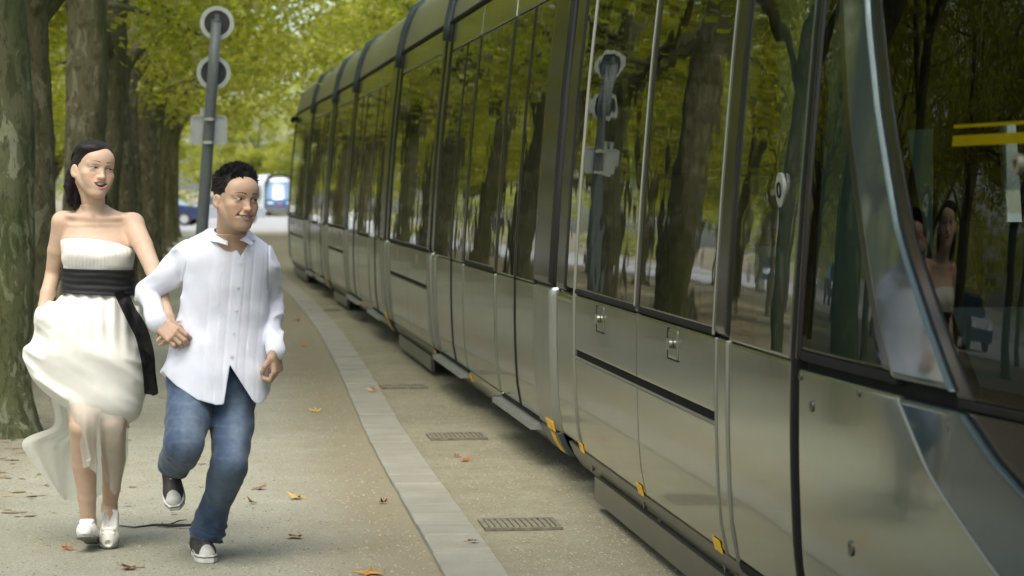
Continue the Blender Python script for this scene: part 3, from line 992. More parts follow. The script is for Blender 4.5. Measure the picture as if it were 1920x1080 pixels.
# ------------------------------------------------------------------ plane trees
def leaf_mesh(name, clusters, per, mat, seed, size=(0.085, 0.155)):
    """crown: many folded leaf blades gathered in clumps"""
    g = np.random.default_rng(seed)
    C = np.array([c[:3] for c in clusters], float)
    rad = np.array([c[3] for c in clusters], float)
    n = len(C) * per
    ci = np.repeat(np.arange(len(C)), per)
    d = g.normal(size=(n, 3))
    d /= np.linalg.norm(d, axis=1)[:, None]
    rr = rad[ci] * g.random(n) ** 0.45
    P = C[ci] + d * rr[:, None] * np.array([1, 1, 0.62])
    s = g.uniform(size[0], size[1], n)
    # leaf frame: normals mostly up with wide scatter, drooping tips
    nrm = g.normal(size=(n, 3)) * 0.55 + np.array([0, 0, 0.8])
    nrm /= np.linalg.norm(nrm, axis=1)[:, None]
    t = np.cross(nrm, g.normal(size=(n, 3)))
    t /= np.linalg.norm(t, axis=1)[:, None]
    b = np.cross(nrm, t)
    pts = []
    for (x, y, z) in ((-0.5, 0, 0), (-0.1, 0.52, 0.10), (0.12, 0.22, 0.05), (0.55, 0.0, -0.10), (0.12, -0.22, 0.05), (-0.1, -0.52, 0.10), (0.0, 0, -0.02)):
        pts.append(P + (t * x + b * y + nrm * z) * s[:, None])
    V = np.stack(pts, 1).reshape(-1, 3)
    base = (np.arange(n) * 7)[:, None]
    F = np.concatenate([base + np.array([0, 6, 2, 1]), base + np.array([6, 3, 2, 2])[:4], base + np.array([0, 5, 4, 6]), base + np.array([6, 4, 3, 3])[:4]], 1)
    quads = np.concatenate([F[:, 0:4], F[:, 8:12]], 0)
    tris = np.concatenate([F[:, 4:7], F[:, 12:15]], 0)
    loops = np.concatenate([quads.reshape(-1), tris.reshape(-1)])
    tot = np.concatenate([np.full(len(quads), 4), np.full(len(tris), 3)])
    me = bpy.data.meshes.new(name)
    me.vertices.add(len(V))
    me.vertices.foreach_set('co', V.astype(np.float32).reshape(-1))
    me.loops.add(len(loops))
    me.loops.foreach_set('vertex_index', loops.astype(np.int32))
    me.polygons.add(len(tot))
    me.polygons.foreach_set('loop_start', np.concatenate([[0], np.cumsum(tot)[:-1]]).astype(np.int32))
    me.polygons.foreach_set('loop_total', tot.astype(np.int32))
    me.materials.append(MATS[mat])
    me.update()
    me.validate()
    return me


def tree_template(seed, mat, height=11.0, r0=0.2, fork=3.2, per=84, lmat='leaf', spread=3.6, low=3.0, lean=(0, 0), nlimb=5):
    g = random.Random(seed)
    m = MB()
    pts, rad = [], []
    x = y = 0.0
    n = 26
    for i in range(n + 1):
        z = fork * i / n
        x = lean[0] * z + 0.03 * math.sin(z * 1.7 + seed)
        y = lean[1] * z + 0.03 * math.cos(z * 1.3 + seed * 2)
        fl = 1 + 0.55 * math.exp(-z / 0.16) + 0.16 * math.exp(-z / 0.7)
        pts.append((x, y, z - 0.06))
        rad.append(r0 * fl * (1 - 0.06 * z / fork) * (1 + (0.12 if i > n - 4 else 0)))
    m.tube(pts, rad, 30, False, wob=0.16)
    clusters = []
    top = Vector(pts[-1])
    a0 = g.uniform(0, 6.28)
    for k in range(nlimb):
        an = a0 + 6.283 * k / nlimb + g.uniform(-0.35, 0.35)
        st = top - Vector((0, 0, g.uniform(0.05, 0.8)))
        dirv = Vector((math.cos(an), math.sin(an), g.uniform(1.2, 2.6))).normalized()
        L = g.uniform(3.2, 4.6)
        p = st.copy()
        lp, lr = [p.copy()], [r0 * g.uniform(0.5, 0.66)]
        ns = 9
        r1 = lr[0]
        for s in range(ns):
            dirv = (dirv + Vector((g.uniform(-.28, .28), g.uniform(-.28, .28), g.uniform(-.10, .22)))).normalized()
            p = p + dirv * L / ns
            lp.append(p.copy())
            lr.append(r1 * (1 - 0.72 * (s + 1) / ns))
        m.tube(lp, lr, 10, False, wob=0.15)
        # secondary branches
        for q in range(5):
            i = g.randint(2, ns)
            p2 = lp[i].copy()
            d2 = Vector((math.cos(an + g.uniform(-1.5, 1.5)), math.sin(an + g.uniform(-1.5, 1.5)), g.uniform(-0.25, 0.8))).normalized()
            bp, br = [p2.copy()], [lr[i] * 0.6]
            L2 = g.uniform(1.2, 2.6)
            for s in range(5):
                d2 = (d2 + Vector((g.uniform(-.3, .3), g.uniform(-.3, .3), g.uniform(-.2, .12)))).normalized()
                p2 = p2 + d2 * L2 / 5
                bp.append(p2.copy())
                br.append(max(0.008, lr[i] * 0.6 * (1 - 0.85 * (s + 1) / 5)))
                if s >= 2:
                    clusters.append((*p2, g.uniform(0.45, 0.85)))
            m.tube(bp, br, 6, False)
    # fill the crown volume with further clumps
    for k in range(62 if lmat == 'leaf' else 105):
        an = g.uniform(0, 6.283)
        z = g.uniform(low, height)
        u = (z - low) / (height - low)
        rmax = spread * (0.55 + 0.6 * math.sin(math.pi * min(1, u * 0.85 + 0.2)))
        rr = rmax * math.sqrt(g.uniform(0.1, 1))
        clusters.append((top.x + math.cos(an) * rr, top.y + math.sin(an) * rr, z, g.uniform(0.45, 0.95)))
    tm = m.mesh('trunk', mat, True)
    cm = leaf_mesh('crown', clusters, per, lmat, seed, (0.085, 0.16) if lmat == 'leaf_far_lit' else (0.07, 0.13))
    return tm, cm


TPL = [tree_template(11, 'bark_mossy', r0=0.175, fork=3.6, low=4.0),
       tree_template(23, 'bark', r0=0.135, fork=3.5, low=3.9, lean=(0.01, 0)),
       tree_template(31, 'bark', r0=0.20, fork=4.5, low=3.7, lean=(0.015, 0)),
       tree_template(47, 'bark', r0=0.165, fork=3.7, low=3.3, lean=(0.03, 0.01), nlimb=6),
       tree_template(59, 'bark', r0=0.175, fork=3.4, low=3.2, lean=(0.02, -0.01), nlimb=6),
       tree_template(67, 'bark', r0=0.2, fork=2.6, low=2.5, lmat='leaf_far_lit', spread=4.4, per=140, height=12),
       tree_template(83, 'bark', r0=0.075, fork=3.6, low=4.2, spread=2.0, height=8.0, per=30, nlimb=4, lean=(0.015, 0.01))]


def plane_tree(k, x, y, label, rz=0.0, s=1.0, group=None, sz=None):
    o = thing('plane_tree', label, 'tree', (x, y, gz(y)), rz, group)
    o.scale = (s, s, sz or s)
    link('trunk', TPL[k][0], o)
    link('crown', TPL[k][1], o)
    return o


G1 = 'plane trees of the row beside the path'
row1 = [(0, -1.30, 14.75, 0.3, 'thick mossy plane tree trunk nearest the viewer at the left edge'),
        (1, -1.44, 19.2, 1.2, 'slender pale plane tree trunk second from the left edge, behind the woman'),
        (2, -1.28, 23.8, 2.0, 'stout smooth plane tree right behind the woman\'s head, third in the row'),
        (3, -1.34, 28.6, 0.4, 'brown plane tree fourth in the row, forking low'),
        (4, -1.30, 33.4, 3.1, 'shaded plane tree fifth in the row behind the couple'),
        (3, -1.36, 38.2, 4.2, 'shaded plane tree sixth in the row behind the couple'),
        (2, -1.28, 43.4, 5.0, 'plane tree seventh in the row, just left of the sign pole'),
        (4, -1.34, 48.6, 1.0, 'plane tree eighth in the row, just left of the sign pole')]
for k, x, y, rz, lb in row1:
    plane_tree(k, x, y, lb, rz, 1.0, G1)
for k, y in enumerate((54, 60, 66, 72)):
    plane_tree(3 + k % 2, -1.36, y, 'far plane tree at the end of the path row beside the sign pole', k * 1.9, 1.0, 'far trees ending the path row')
G2 = 'plane trees of the park rows mirrored in the tram'
ri = random.Random(5)
for rx in (-7.0, -13.5):
    for j in range(12):
        y = 8 + j * 7.2 + ri.uniform(-0.5, 0.5)
        plane_tree(ri.choice((1, 1, 3, 4)), rx + ri.uniform(-0.3, 0.3), y, 'plane tree of the park rows left of the path, seen mirrored in the tram windows', ri.uniform(0, 6.28), ri.uniform(0.78, 0.95), G2)
for j in range(7):  # row added to hide bright sky gaps from the windscreen reflection
    plane_tree(ri.choice((1, 3, 4)), -20.5 + ri.uniform(-0.6, 0.6), 4 + j * 8.5, 'added plane tree by the park road, dimming the sky mirrored in the windscreen', ri.uniform(0, 6.28), 0.95, 'added trees at the edge of the park road')
for j in range(3):  # out of view, added so the windscreen mirrors less open sky
    plane_tree(ri.choice((1, 2, 4)), -1.35, -9 + j * 6.2, 'added plane tree nearest the viewer, dimming what the tram windscreen mirrors', ri.uniform(0, 6.28), 1.0, 'added near row trees dimming the windscreen')
for j in range(20):
    plane_tree(6, -3.6 - 1.9 * ((j * 7) % 8) + ri.uniform(-0.5, 0.5), 17 + j * 3.1, 'slender young plane tree with thin trunk, mirrored in the tram windows', ri.uniform(0, 6.28), ri.uniform(0.9, 1.1), 'slender park trees mirrored in the tram')
G3 = 'plane trees beyond the tram'
for j in range(16):
    y = -2 + j * 6.5
    plane_tree(ri.choice((2, 3, 4)), 8.0 + ri.uniform(-0.4, 0.4), y, 'plane tree in the row on the far side of the tram', ri.uniform(0, 6.28), ri.uniform(0.95, 1.1), G3)
for j in range(12):
    y = 2 + j * 7
    plane_tree(ri.choice((2, 3, 4)), 14.5 + ri.uniform(-0.8, 0.8), y, 'plane tree in the second row beyond the tram', ri.uniform(0, 6.28), ri.uniform(0.95, 1.15), 'plane trees of the second row beyond the tram')
G4 = 'bright trees over the far end of the line'
for j, (x, y) in enumerate(((5.6, 52), (6.0, 60), (5.4, 69), (8.5, 64), (7, 78), (3.6, 212), (9, 96), (13, 88), (16, 110), (12, 205), (20, 200), (28, 205), (-6, 208), (-14, 204), (18, 130), (24, 150), (0, 225), (8, 228), (36, 200), (7.2, 84), (9.8, 74), (6.6, 45), (-5.5, 80), (11, 100))):
    plane_tree(5, x, y, 'bright yellow-green plane tree closing the view over the far end of the tram', j * 1.37, 1.0 + (0.35 if y > 190 else 0.0), G4)
for j in range(22):
    a = R(-95 + j * 5.0)
    rr = 120 + 16 * (j % 3)
    x, y = -30 + rr * math.sin(a), 30 + rr * math.cos(a)
    if -25 < x < 40 and y > 100:
        continue
    plane_tree(5, x, y, 'distant tree lining the far side of the park road', j * 2.1, 1.3, 'distant trees across the park road')

# far-off wood closing the horizon: one mass of foliage
rw = random.Random(77)
cl = []
for i in range(150):
    cl.append((-60 + 120 * i / 149 + rw.uniform(-1, 1), 236 + rw.uniform(-3, 8), rw.uniform(-0.5, 6.0), rw.uniform(1.6, 2.6)))
for i in range(230):
    cl.append((-64 + rw.uniform(-4, 4), -40 + 270 * i / 229 + rw.uniform(-1, 1), rw.uniform(0.3, 6.5), rw.uniform(1.6, 2.6)))
link('far_wood', leaf_mesh('far_wood', cl, 110, 'leaf_far_lit', 5, (0.3, 0.55)), None, kind='stuff', label='far-off wood of pale foliage closing the view behind the trees', category='wood')

# ------------------------------------------------------------------ sign post
sp = thing('sign_post', 'grey metal pole with two round signs and a small plate seen from behind', 'sign', (-0.215, 22.0, 0))
SH = 22.0 / 4500


def sx(px, py):   # pole leans slightly towards the track
    return ((px - 366) * SH + 0.0, (350 - py) * SH + 1.5)


def pole_at(z):
    return (-0.02 + 0.0745 * z, 0, z)


MB().tube([pole_at(-0.05), pole_at(0.8), pole_at(1.6), pole_at(2.4), pole_at(3.0)], [0.056, 0.056, 0.053, 0.050, 0.046], 18).build('pole', 'pole_paint', sp, smooth=True)
MB().tube([pole_at(2.995), pole_at(3.012)], [0.049, 0.044], 18).build('pole_cap', 'pole_paint', sp, smooth=True)
for zc, dx in ((2.985, 0.0), (2.535, 0.0)):
    c = Vector(pole_at(zc)) + Vector((0.006, 0.075, 0))
    a = MB().disc(c, 0.118, (0, 1, 0), 0.03, 40).build('round_sign', 'sign_back', sp)
    MB().disc(c, 0.155, (0, 1, 0), 0.045, 44, 0.116).build('sign_rim', 'sign_rim', sp)
    MB().box((c.x - 0.02, c.y - 0.045, c.z - 0.08), (c.x + 0.02, c.y - 0.012, c.z + 0.08)).build('bracket', 'pole_paint', sp)


def rounded_plate(c, w_, h_, r, t):
    m = MB()
    ring = []
    for cx, cz, a0 in ((w_ / 2 - r, h_ / 2 - r, 0), (-w_ / 2 + r, h_ / 2 - r, 90), (-w_ / 2 + r, -h_ / 2 + r, 180), (w_ / 2 - r, -h_ / 2 + r, 270)):
        for k in range(6):
            a = R(a0 + 18 * k)
            ring.append((c[0] + cx + r * math.cos(a), c[2] + cz + r * math.sin(a)))
    n = len(ring)
    m.v = [(a, c[1] - t / 2, b) for a, b in ring] + [(a, c[1] + t / 2, b) for a, b in ring]
    m.f = [tuple(range(n)), tuple(range(2 * n - 1, n - 1, -1))] + [(k, n + k, n + (k + 1) % n, (k + 1) % n) for k in range(n)]
    return m


pc = Vector(pole_at(2.015)) + Vector((0, 0.085, 0))
rounded_plate(pc, 0.32, 0.26, 0.035, 0.012).build('sign_plate', 'sign_plate', sp)
m = rounded_plate(pc + Vector((0, -0.010, 0)), 0.33, 0.27, 0.04, 0.018)
n = len(m.v) // 2
inner = rounded_plate(pc + Vector((0, -0.010, 0)), 0.30, 0.24, 0.03, 0.018)
b = MB()
b.v = m.v + inner.v
b.f = [(k, (k + 1) % n, 2 * n + (k + 1) % n, 2 * n + k) for k in range(n)] + [(n + k, k, 2 * n + k, 3 * n + k) for k in range(0)] + [(k, n + k, n + (k + 1) % n, (k + 1) % n) for k in range(n)] + [(2 * n + k, 2 * n + (k + 1) % n, 3 * n + (k + 1) % n, 3 * n + k) for k in range(n)]
b.build('plate_rim', 'sign_rim', sp)
MB().box((pc.x - 0.08, pc.y + 0.03, 2.02), (pc.x + 0.06, pc.y + 0.05, 2.22)).build('small_plate', 'sign_plate', sp)
for zc in (2.11, 1.90):
    c = pole_at(zc)
    MB().tube([(c[0], c[1], zc - 0.012), (c[0], c[1], zc + 0.012)], [0.058, 0.058], 18).box((c[0] - 0.03, -0.085, zc - 0.014), (c[0] + 0.03, -0.05, zc + 0.014)).build('clamp', 'clamp', sp)

# ------------------------------------------------------------------ far tram
FZ = gz(188)
ft = thing('far_tram', 'pale tram with blue front standing far off on the line, beside the man\'s head', 'tram', (4.72, 188, FZ))
m = MB()
zs = [(0.35, 1.12, 0.0), (0.8, 1.18, -0.12), (1.2, 1.2, -0.1), (1.7, 1.19, 0.15), (2.4, 1.15, 0.6), (2.9, 1.05, 1.1), (3.2, 0.85, 1.6), (3.28, 0.6, 1.9)]
NP = 15


def front_pt(z, hw, dy, k, grow=0.0):
    a = -1 + 2 * k / (NP - 1)
    xx = math.copysign(abs(a) ** 0.9, a) * hw
    return (xx, dy + 1.1 * abs(a) ** 3.2 - grow, z)


for z, hw, dy in zs:
    m.v += [front_pt(z, hw, dy, k) for k in range(NP)]
for j in range(len(zs) - 1):
    for k in range(NP - 1):
        m.f.append((j * NP + k, j * NP + k + 1, (j + 1) * NP + k + 1, (j + 1) * NP + k))
m.build('front', 'far_blue', ft, smooth=True)


def front_patch(name, mat, z0, z1, a0, a1, grow, n=10):
    q = MB()
    Z = [p[0] for p in zs]
    for j in range(n + 1):
        z = z0 + (z1 - z0) * j / n
        hw = np.interp(z, Z, [p[1] for p in zs])
        dy = np.interp(z, Z, [p[2] for p in zs])
        for k in range(n + 1):
            kk = (NP - 1) * (0.5 + 0.5 * (a0 + (a1 - a0) * k / n))
            q.v.append(front_pt(z, float(hw), float(dy), kk, grow))
    for j in range(n):
        for k in range(n):
            q.f.append((j * (n + 1) + k, j * (n + 1) + k + 1, (j + 1) * (n + 1) + k + 1, (j + 1) * (n + 1) + k))
    return q.build(name, mat, ft, smooth=True)


front_patch('windscreen', 'far_sky_glass', 1.35, 2.75, -0.92, 0.92, 0.02)
front_patch('destination_panel', 'far_white', 2.75, 3.15, -0.85, 0.85, 0.02)
front_patch('headlight', 'lamp_lens', 0.98, 1.12, -0.8, -0.4, 0.025)
front_patch('headlight', 'lamp_lens', 0.98, 1.12, 0.4, 0.8, 0.025)
front_patch('emblem', 'red_paint', 0.86, 1.02, -0.08, 0.08, 0.03)
front_patch('bumper', 'far_grey', 0.36, 0.72, -0.97, 0.97, 0.03)
m = MB()
pr = [(-1.2, 0.35), (-1.22, 1.0), (-1.15, 2.6), (-0.9, 3.2), (-0.6, 3.28), (0.6, 3.28), (0.9, 3.2), (1.15, 2.6), (1.22, 1.0), (1.2, 0.35)]
for yy, xo in ((1.0, 0), (14, -1.2), (30, -3.0)):
    m.v += [(a + xo, yy, b) for a, b in pr]
n = len(pr)
for j in range(2):
    for k in range(n - 1):
        m.f.append((j * n + k, j * n + k + 1, (j + 1) * n + k + 1, (j + 1) * n + k))
m.build('body', 'far_white', ft)
MB().box((-1.28, 3.0, 1.3), (-1.235, 9.0, 2.4), Matrix.Rotation(R(5.2), 4, 'Z')).build('side_window', 'far_sky_glass', ft)
for yy in (2.5, 4.4):
    for xx in (-0.75, 0.75):
        MB().disc((xx, yy, 0.3), 0.3, (1, 0, 0), 0.15, 18).build('wheel', 'under_steel', ft)

# ------------------------------------------------------------------ parked cars on the park road
def car_template():
    root = thing('parked_car', 'parked car', 'car', (0, 0, 0))
    prof = [(-2.05, 0.32), (-2.1, 0.62), (-1.95, 0.86), (-1.15, 0.98), (-0.5, 1.40), (0.75, 1.45), (1.55, 1.05), (2.0, 0.95), (2.1, 0.6), (2.05, 0.32)]
    low = [(-2.05, 0.3), (-2.1, 0.62), (-1.95, 0.86), (-1.15, 0.96), (1.55, 1.0), (2.0, 0.95), (2.1, 0.6), (2.05, 0.3)]
    m = MB()
    n = len(low)
    for xx, inset in ((-0.86, 0.10), (-0.80, 0.0), (0.80, 0.0), (0.86, 0.10)):
        s = 0.985 if inset else 1.0
        m.v += [(xx, a * s, 0.3 + (b - 0.3) * (0.92 if inset else 1.0)) for a, b in low]
    for j in range(3):
        for k in range(n):
            m.f.append((j * n + k, j * n + (k + 1) % n, (j + 1) * n + (k + 1) % n, (j + 1) * n + k))
    m.f += [tuple(range(n)), tuple(range(4 * n - 1, 3 * n - 1, -1))]
    body = m.build('body', 'car_blue', root, smooth=False)
    cab = [(-1.2, 0.94), (-0.5, 1.40), (0.75, 1.44), (1.6, 0.98)]
    m = MB()
    for xx, s in ((-0.80, 0.0), (-0.62, 1.0), (0.62, 1.0), (0.80, 0.0)):
        pass
    m.v = [(-0.8, -1.2, 0.94), (0.8, -1.2, 0.94), (0.8, 1.6, 0.98), (-0.8, 1.6, 0.98), (-0.62, -0.5, 1.40), (0.62, -0.5, 1.40), (0.62, 0.75, 1.43), (-0.62, 0.75, 1.43)]
    m.f = [(0, 1, 5, 4), (1, 2, 6, 5), (2, 3, 7, 6), (3, 0, 4, 7)]
    m.build('cabin_glass', 'car_glass', root)
    MB().box((-0.62, -0.5, 1.40), (0.62, 0.75, 1.45)).build('roof', 'car_blue', root)
    for xx in (-0.8, 0.8):
        for yy in (-1.3, 1.3):
            wl = MB().disc((xx, yy, 0.31), 0.31, (1, 0, 0), 0.18, 20).build('wheel', 'tyre', root)
            MB().disc((xx * 1.02, yy, 0.31), 0.19, (1, 0, 0), 0.17, 16).build('rim', 'car_silver', wl)
    for xx in (-0.6, 0.6):
        MB().box((xx - 0.16, -2.10, 0.62), (xx + 0.16, -1.98, 0.76)).build('headlight', 'lamp_lens', root)
    return root


car0 = car_template()
cars = [(-2.7, 112, R(80), 'car_blue', 'dark blue parked car glimpsed between the tree row and the sign pole'),
        (-4.8, 118, R(85), 'car_white', 'white parked car behind the last trees left of the sign pole'),
        (-22.5, 108, R(10), 'car_blue', 'dark blue car parked across the park, mirrored in the tram window'),
        (-22.8, 92, R(8), 'car_silver', 'silver car parked across the park, mirrored beside the cab door'),
        (-22.2, 78, R(5), 'car_dark', 'black car parked across the park, mirrored in the cab window'),
        (-22.6, 62, R(4), 'car_white', 'white car parked across the park, mirrored in the windscreen'),
        (-22.4, 48, R(2), 'car_blue', 'blue car parked on the near stretch of the park road, mirrored in the windscreen'),
        (0.3, 128, R(95), 'car_silver', 'silver parked car far off between the man\'s head and the pole')]
for i, (x, y, rz, mt, lb) in enumerate(cars):
    c = car0 if i == 0 else copy_tree(car0)
    c.location = (x, y, gz(y) + 0.016)
    c.rotation_euler = (0, 0, rz)
    c['label'] = lb
    c['group'] = 'cars parked on the park road'
    for ch in c.children:
        if ch.name.split('.')[0] in ('body', 'roof'):
            ch.material_slots[0].link = 'OBJECT'
            ch.material_slots[0].material = MATS[mt]

# ------------------------------------------------------------------ fallen leaves, twig, litter
for i, cc in enumerate(((0.42, 0.20, 0.035), (0.30, 0.11, 0.03), (0.50, 0.32, 0.07), (0.20, 0.09, 0.04))):
    t = NT('dry_leaf_%d' % i)
    v = t.coord()
    t.set(Base=t.mix(t.noise(v, 18, 4), tuple(x * 0.55 for x in cc), tuple(min(1, x * 1.35) for x in cc)), Roughness=0.7)


def plane_leaf(seed, mat, size=0.1):
    g = random.Random(seed)
    m = MB()
    pts = [(0, 0, 0.012)]
    ang = [-150, -118, -85, -55, -25, 0, 25, 55, 85, 118, 150]
    rr = [0.35, 0.72, 0.42, 0.95, 0.5, 1.1, 0.5, 0.95, 0.42, 0.72, 0.35]
    for a, r in zip(ang, rr):
        r *= g.uniform(0.85, 1.15) * size
        pts.append((r * math.sin(R(a)), r * math.cos(R(a)), 0.004 + g.uniform(0, 0.035) * (r / size) ** 2))
    m.v = pts
    m.f = [(0, k + 1, k + 2) for k in range(10)]
    m.tube([(0, 0, 0.010), (0.004, -size * 0.5, 0.006), (0.015, -size * 0.95, 0.004)], [0.0022, 0.002, 0.0015], 5)
    return m.mesh('fallen_leaf', mat)


leafs = [(587, 770, 2, 0.10, 'yellow-brown fallen leaf on the path level with the man\'s trouser knee'),
         (553, 932, 2, 0.10, 'golden fallen leaf right of the standing shoe, farther off'),
         (549, 1005, 1, 0.10, 'rusty brown fallen leaf right of the man\'s planted shoe'),
         (683, 1075, 0, 0.13, 'large orange fallen leaf at the bottom edge of the picture'),
         (480, 913, 3, 0.09, 'small brown fallen leaf right of the jeans'),
         (130, 1020, 1, 0.07, 'crumpled orange-brown leaf under the woman\'s front shoe'),
         (245, 1058, 3, 0.10, 'flat dark brown leaf left of the man\'s planted shoe'),
         (712, 943, 3, 0.06, 'dark curled leaf beside the kerb stones'),
         (880, 1033, 3, 0.06, 'dark leaf scrap lying on the near kerb stones'),
         (866, 868, 1, 0.08, 'brown leaf lying on the tram bed near the second grate'),
         (850, 860, 3, 0.05, 'tiny dark leaf scrap on the tram bed near the second grate'),
         (693, 740, 2, 0.08, 'pale leaf at the foot of the kerb on the track side'),
         (676, 601, 1, 0.12, 'brown leaf on the tram bed below the far joint'),
         (552, 600, 1, 0.12, 'brown leaf on the path beside the bend of the kerb'),
         (563, 648, 0, 0.09, 'small orange leaf on the path beside the kerb'),
         (694, 738, 3, 0.05, 'brown leaf fragment at the kerb foot on the track side'),
         (470, 940, 3, 0.05, 'thin dark stem lying between jeans and golden leaf')]


def ground_at(px, py):
    # plain perspective of the survey: horizon 350, vanishing column 410, eye 1.5 m
    D = 1.5 * 4500 / (py - 350)
    return ((px - 410) / 4500 * D, D * 1.0)


for i, (px, py, mt, s, lb) in enumerate(leafs):
    D = 1.5 * 4500 / (py - 350) / 1.007
    x, y = (px - 410) / 4500 * D * 1.009, D
    zg = 0.006 if x > kl(y) + KW else (0.031 if x > kl(y) else 0.001)
    o = link('fallen_leaf', plane_leaf(100 + i, 'dry_leaf_%d' % mt, s * 0.58), None, (x, y, zg), label=lb, category='leaf', group='fallen leaves')
    o.rotation_euler = (0, 0, i * 1.3)

m = MB()
m.tube([(-0.30, 0.03, 0.008), (-0.2, 0.0, 0.010), (-0.08, 0.02, 0.012), (0.02, -0.03, 0.014), (0.12, -0.01, 0.018), (0.2, -0.06, 0.02)], [0.002, 0.005, 0.008, 0.008, 0.005, 0.002], 7, wob=0.8)
m.tube([(-0.02, 0.0, 0.012), (0.06, 0.1, 0.012), (0.1, 0.16, 0.01)], [0.004, 0.003, 0.0015], 6)
m.v = [(x * 0.75, y * 1.3 + 0.03 * math.sin(x * 40), z) for x, y, z in m.v]
m.build('bark_twig', 'twig', None, loc=(-0.225, 10.62, -0.002), label='dark strip of bark lying on the gravel between the two runners', category='twig')

# loose grit on the path and leaf litter under the trees: uncountable
g = np.random.default_rng(4)


def scatter(name, n, xf, yf, size, mat, label, flat=0.55, zoff=0.0, leafy=False):
    V, F = [], []
    X = xf(n)
    Y = yf(n)
    S = g.uniform(size[0], size[1], n)
    A = g.uniform(0, 6.283, n)
    if leafy:
        base = np.array([(-1, 0, .05), (0, .7, .18), (1.1, 0, .1), (0, -.7, .03)])
        faces = np.array([(0, 3, 2), (0, 2, 1)])
    else:
        base = np.array([(1, 0, 0), (0, 1, 0), (-1, 0, 0), (0, -1, 0), (0.15, 0.1, 1)])
        faces = np.array([(0, 1, 4), (1, 2, 4), (2, 3, 4), (3, 0, 4)])
    k = len(base)
    ca, sa = np.cos(A), np.sin(A)
    jit = g.uniform(0.6, 1.3, (n, k))
    px = (base[:, 0][None] * ca[:, None] - base[:, 1][None] * sa[:, None]) * S[:, None] * jit + X[:, None]
    py = (base[:, 0][None] * sa[:, None] + base[:, 1][None] * ca[:, None]) * S[:, None] * jit + Y[:, None]
    pz = base[:, 2][None] * S[:, None] * flat * jit + zoff
    V = np.stack([px, py, pz], -1).reshape(-1, 3)
    F = (faces[None] + (np.arange(n) * k)[:, None, None]).reshape(-1, 3)
    me = bpy.data.meshes.new(name)
    me.from_pydata(V.tolist(), [], F.tolist())
    me.materials.append(MATS[mat])
    return link(name, me, None, kind='stuff', label=label, category=name.replace('_', ' '))


t = NT('grit')
rnd = t.node('NewGeometry').outputs['Random Per Island']
t.set(Base=t.ramp(rnd, [(0.0, (0.12, 0.10, 0.065)), (0.5, (0.28, 0.25, 0.17)), (1.0, (0.34, 0.315, 0.235))]), Roughness=0.9)
t = NT('litter')
rnd = t.node('NewGeometry').outputs['Random Per Island']
t.set(Base=t.ramp(rnd, [(0.0, (0.15, 0.11, 0.06)), (0.45, (0.22, 0.165, 0.085)), (0.9, (0.28, 0.20, 0.10)), (1.0, (0.38, 0.28, 0.10))]), Roughness=0.8)
scatter('grit', 16000, lambda n: g.uniform(-1.6, 0.84, n), lambda n: 8.6 + 20 * g.random(n) ** 1.8, (0.003, 0.008), 'grit', 'loose grit and small stones scattered over the gravel path')
scatter('bed_grit', 5000, lambda n: 1.15 + 0.75 * g.random(n), lambda n: 8.6 + 14 * g.random(n) ** 1.5, (0.003, 0.007), 'grit', 'fine grit scattered over the tram bed beside the kerb', zoff=0.006)
scatter('leaf_litter', 2200, lambda n: -1.5 + g.normal(size=n) * 0.5, lambda n: 11 + 50 * g.random(n) ** 1.5, (0.010, 0.042), 'litter', 'brown leaf litter lying around the feet of the tree row', leafy=True, zoff=0.002)
scatter('park_litter', 12000, lambda n: -2.2 - 17 * g.random(n), lambda n: 0 + 90 * g.random(n), (0.03, 0.09), 'litter', 'brown leaf litter covering the park ground left of the path', leafy=True, zoff=0.002)

# ------------------------------------------------------------------ people: implicit-surface modelling kit
CAMM = cam.matrix_basis.copy()
CAMM = Matrix.Translation(cam.location) @ cam.rotation_euler.to_matrix().to_4x4()
CF = 4500.0


def W(px, py, Y):
    """point of the survey photograph's figure on the upright plane at distance Y (metres)"""
    d = CAMM.to_3x3() @ Vector(((px - 960) / CF, (540 - py) / CF, -1.0))
    p = Vector(cam.location) + d * (Y / d.y)
    return np.array(p)


_tab = np.random.default_rng(99).random((32, 32, 32)).astype(np.float32)


def vnoise(p, freq):
    q = p * freq
    i = np.floor(q).astype(np.int64)
    f = (q - i).astype(np.float32)
    f = f * f * (3 - 2 * f)
    r = 0
    for a in (0, 1):
        for b in (0, 1):
            for c in (0, 1):
                wgt = (f[:, 0] if a else 1 - f[:, 0]) * (f[:, 1] if b else 1 - f[:, 1]) * (f[:, 2] if c else 1 - f[:, 2])
                r = r + wgt * _tab[(i[:, 0] + a) & 31, (i[:, 1] + b) & 31, (i[:, 2] + c) & 31]
    return r


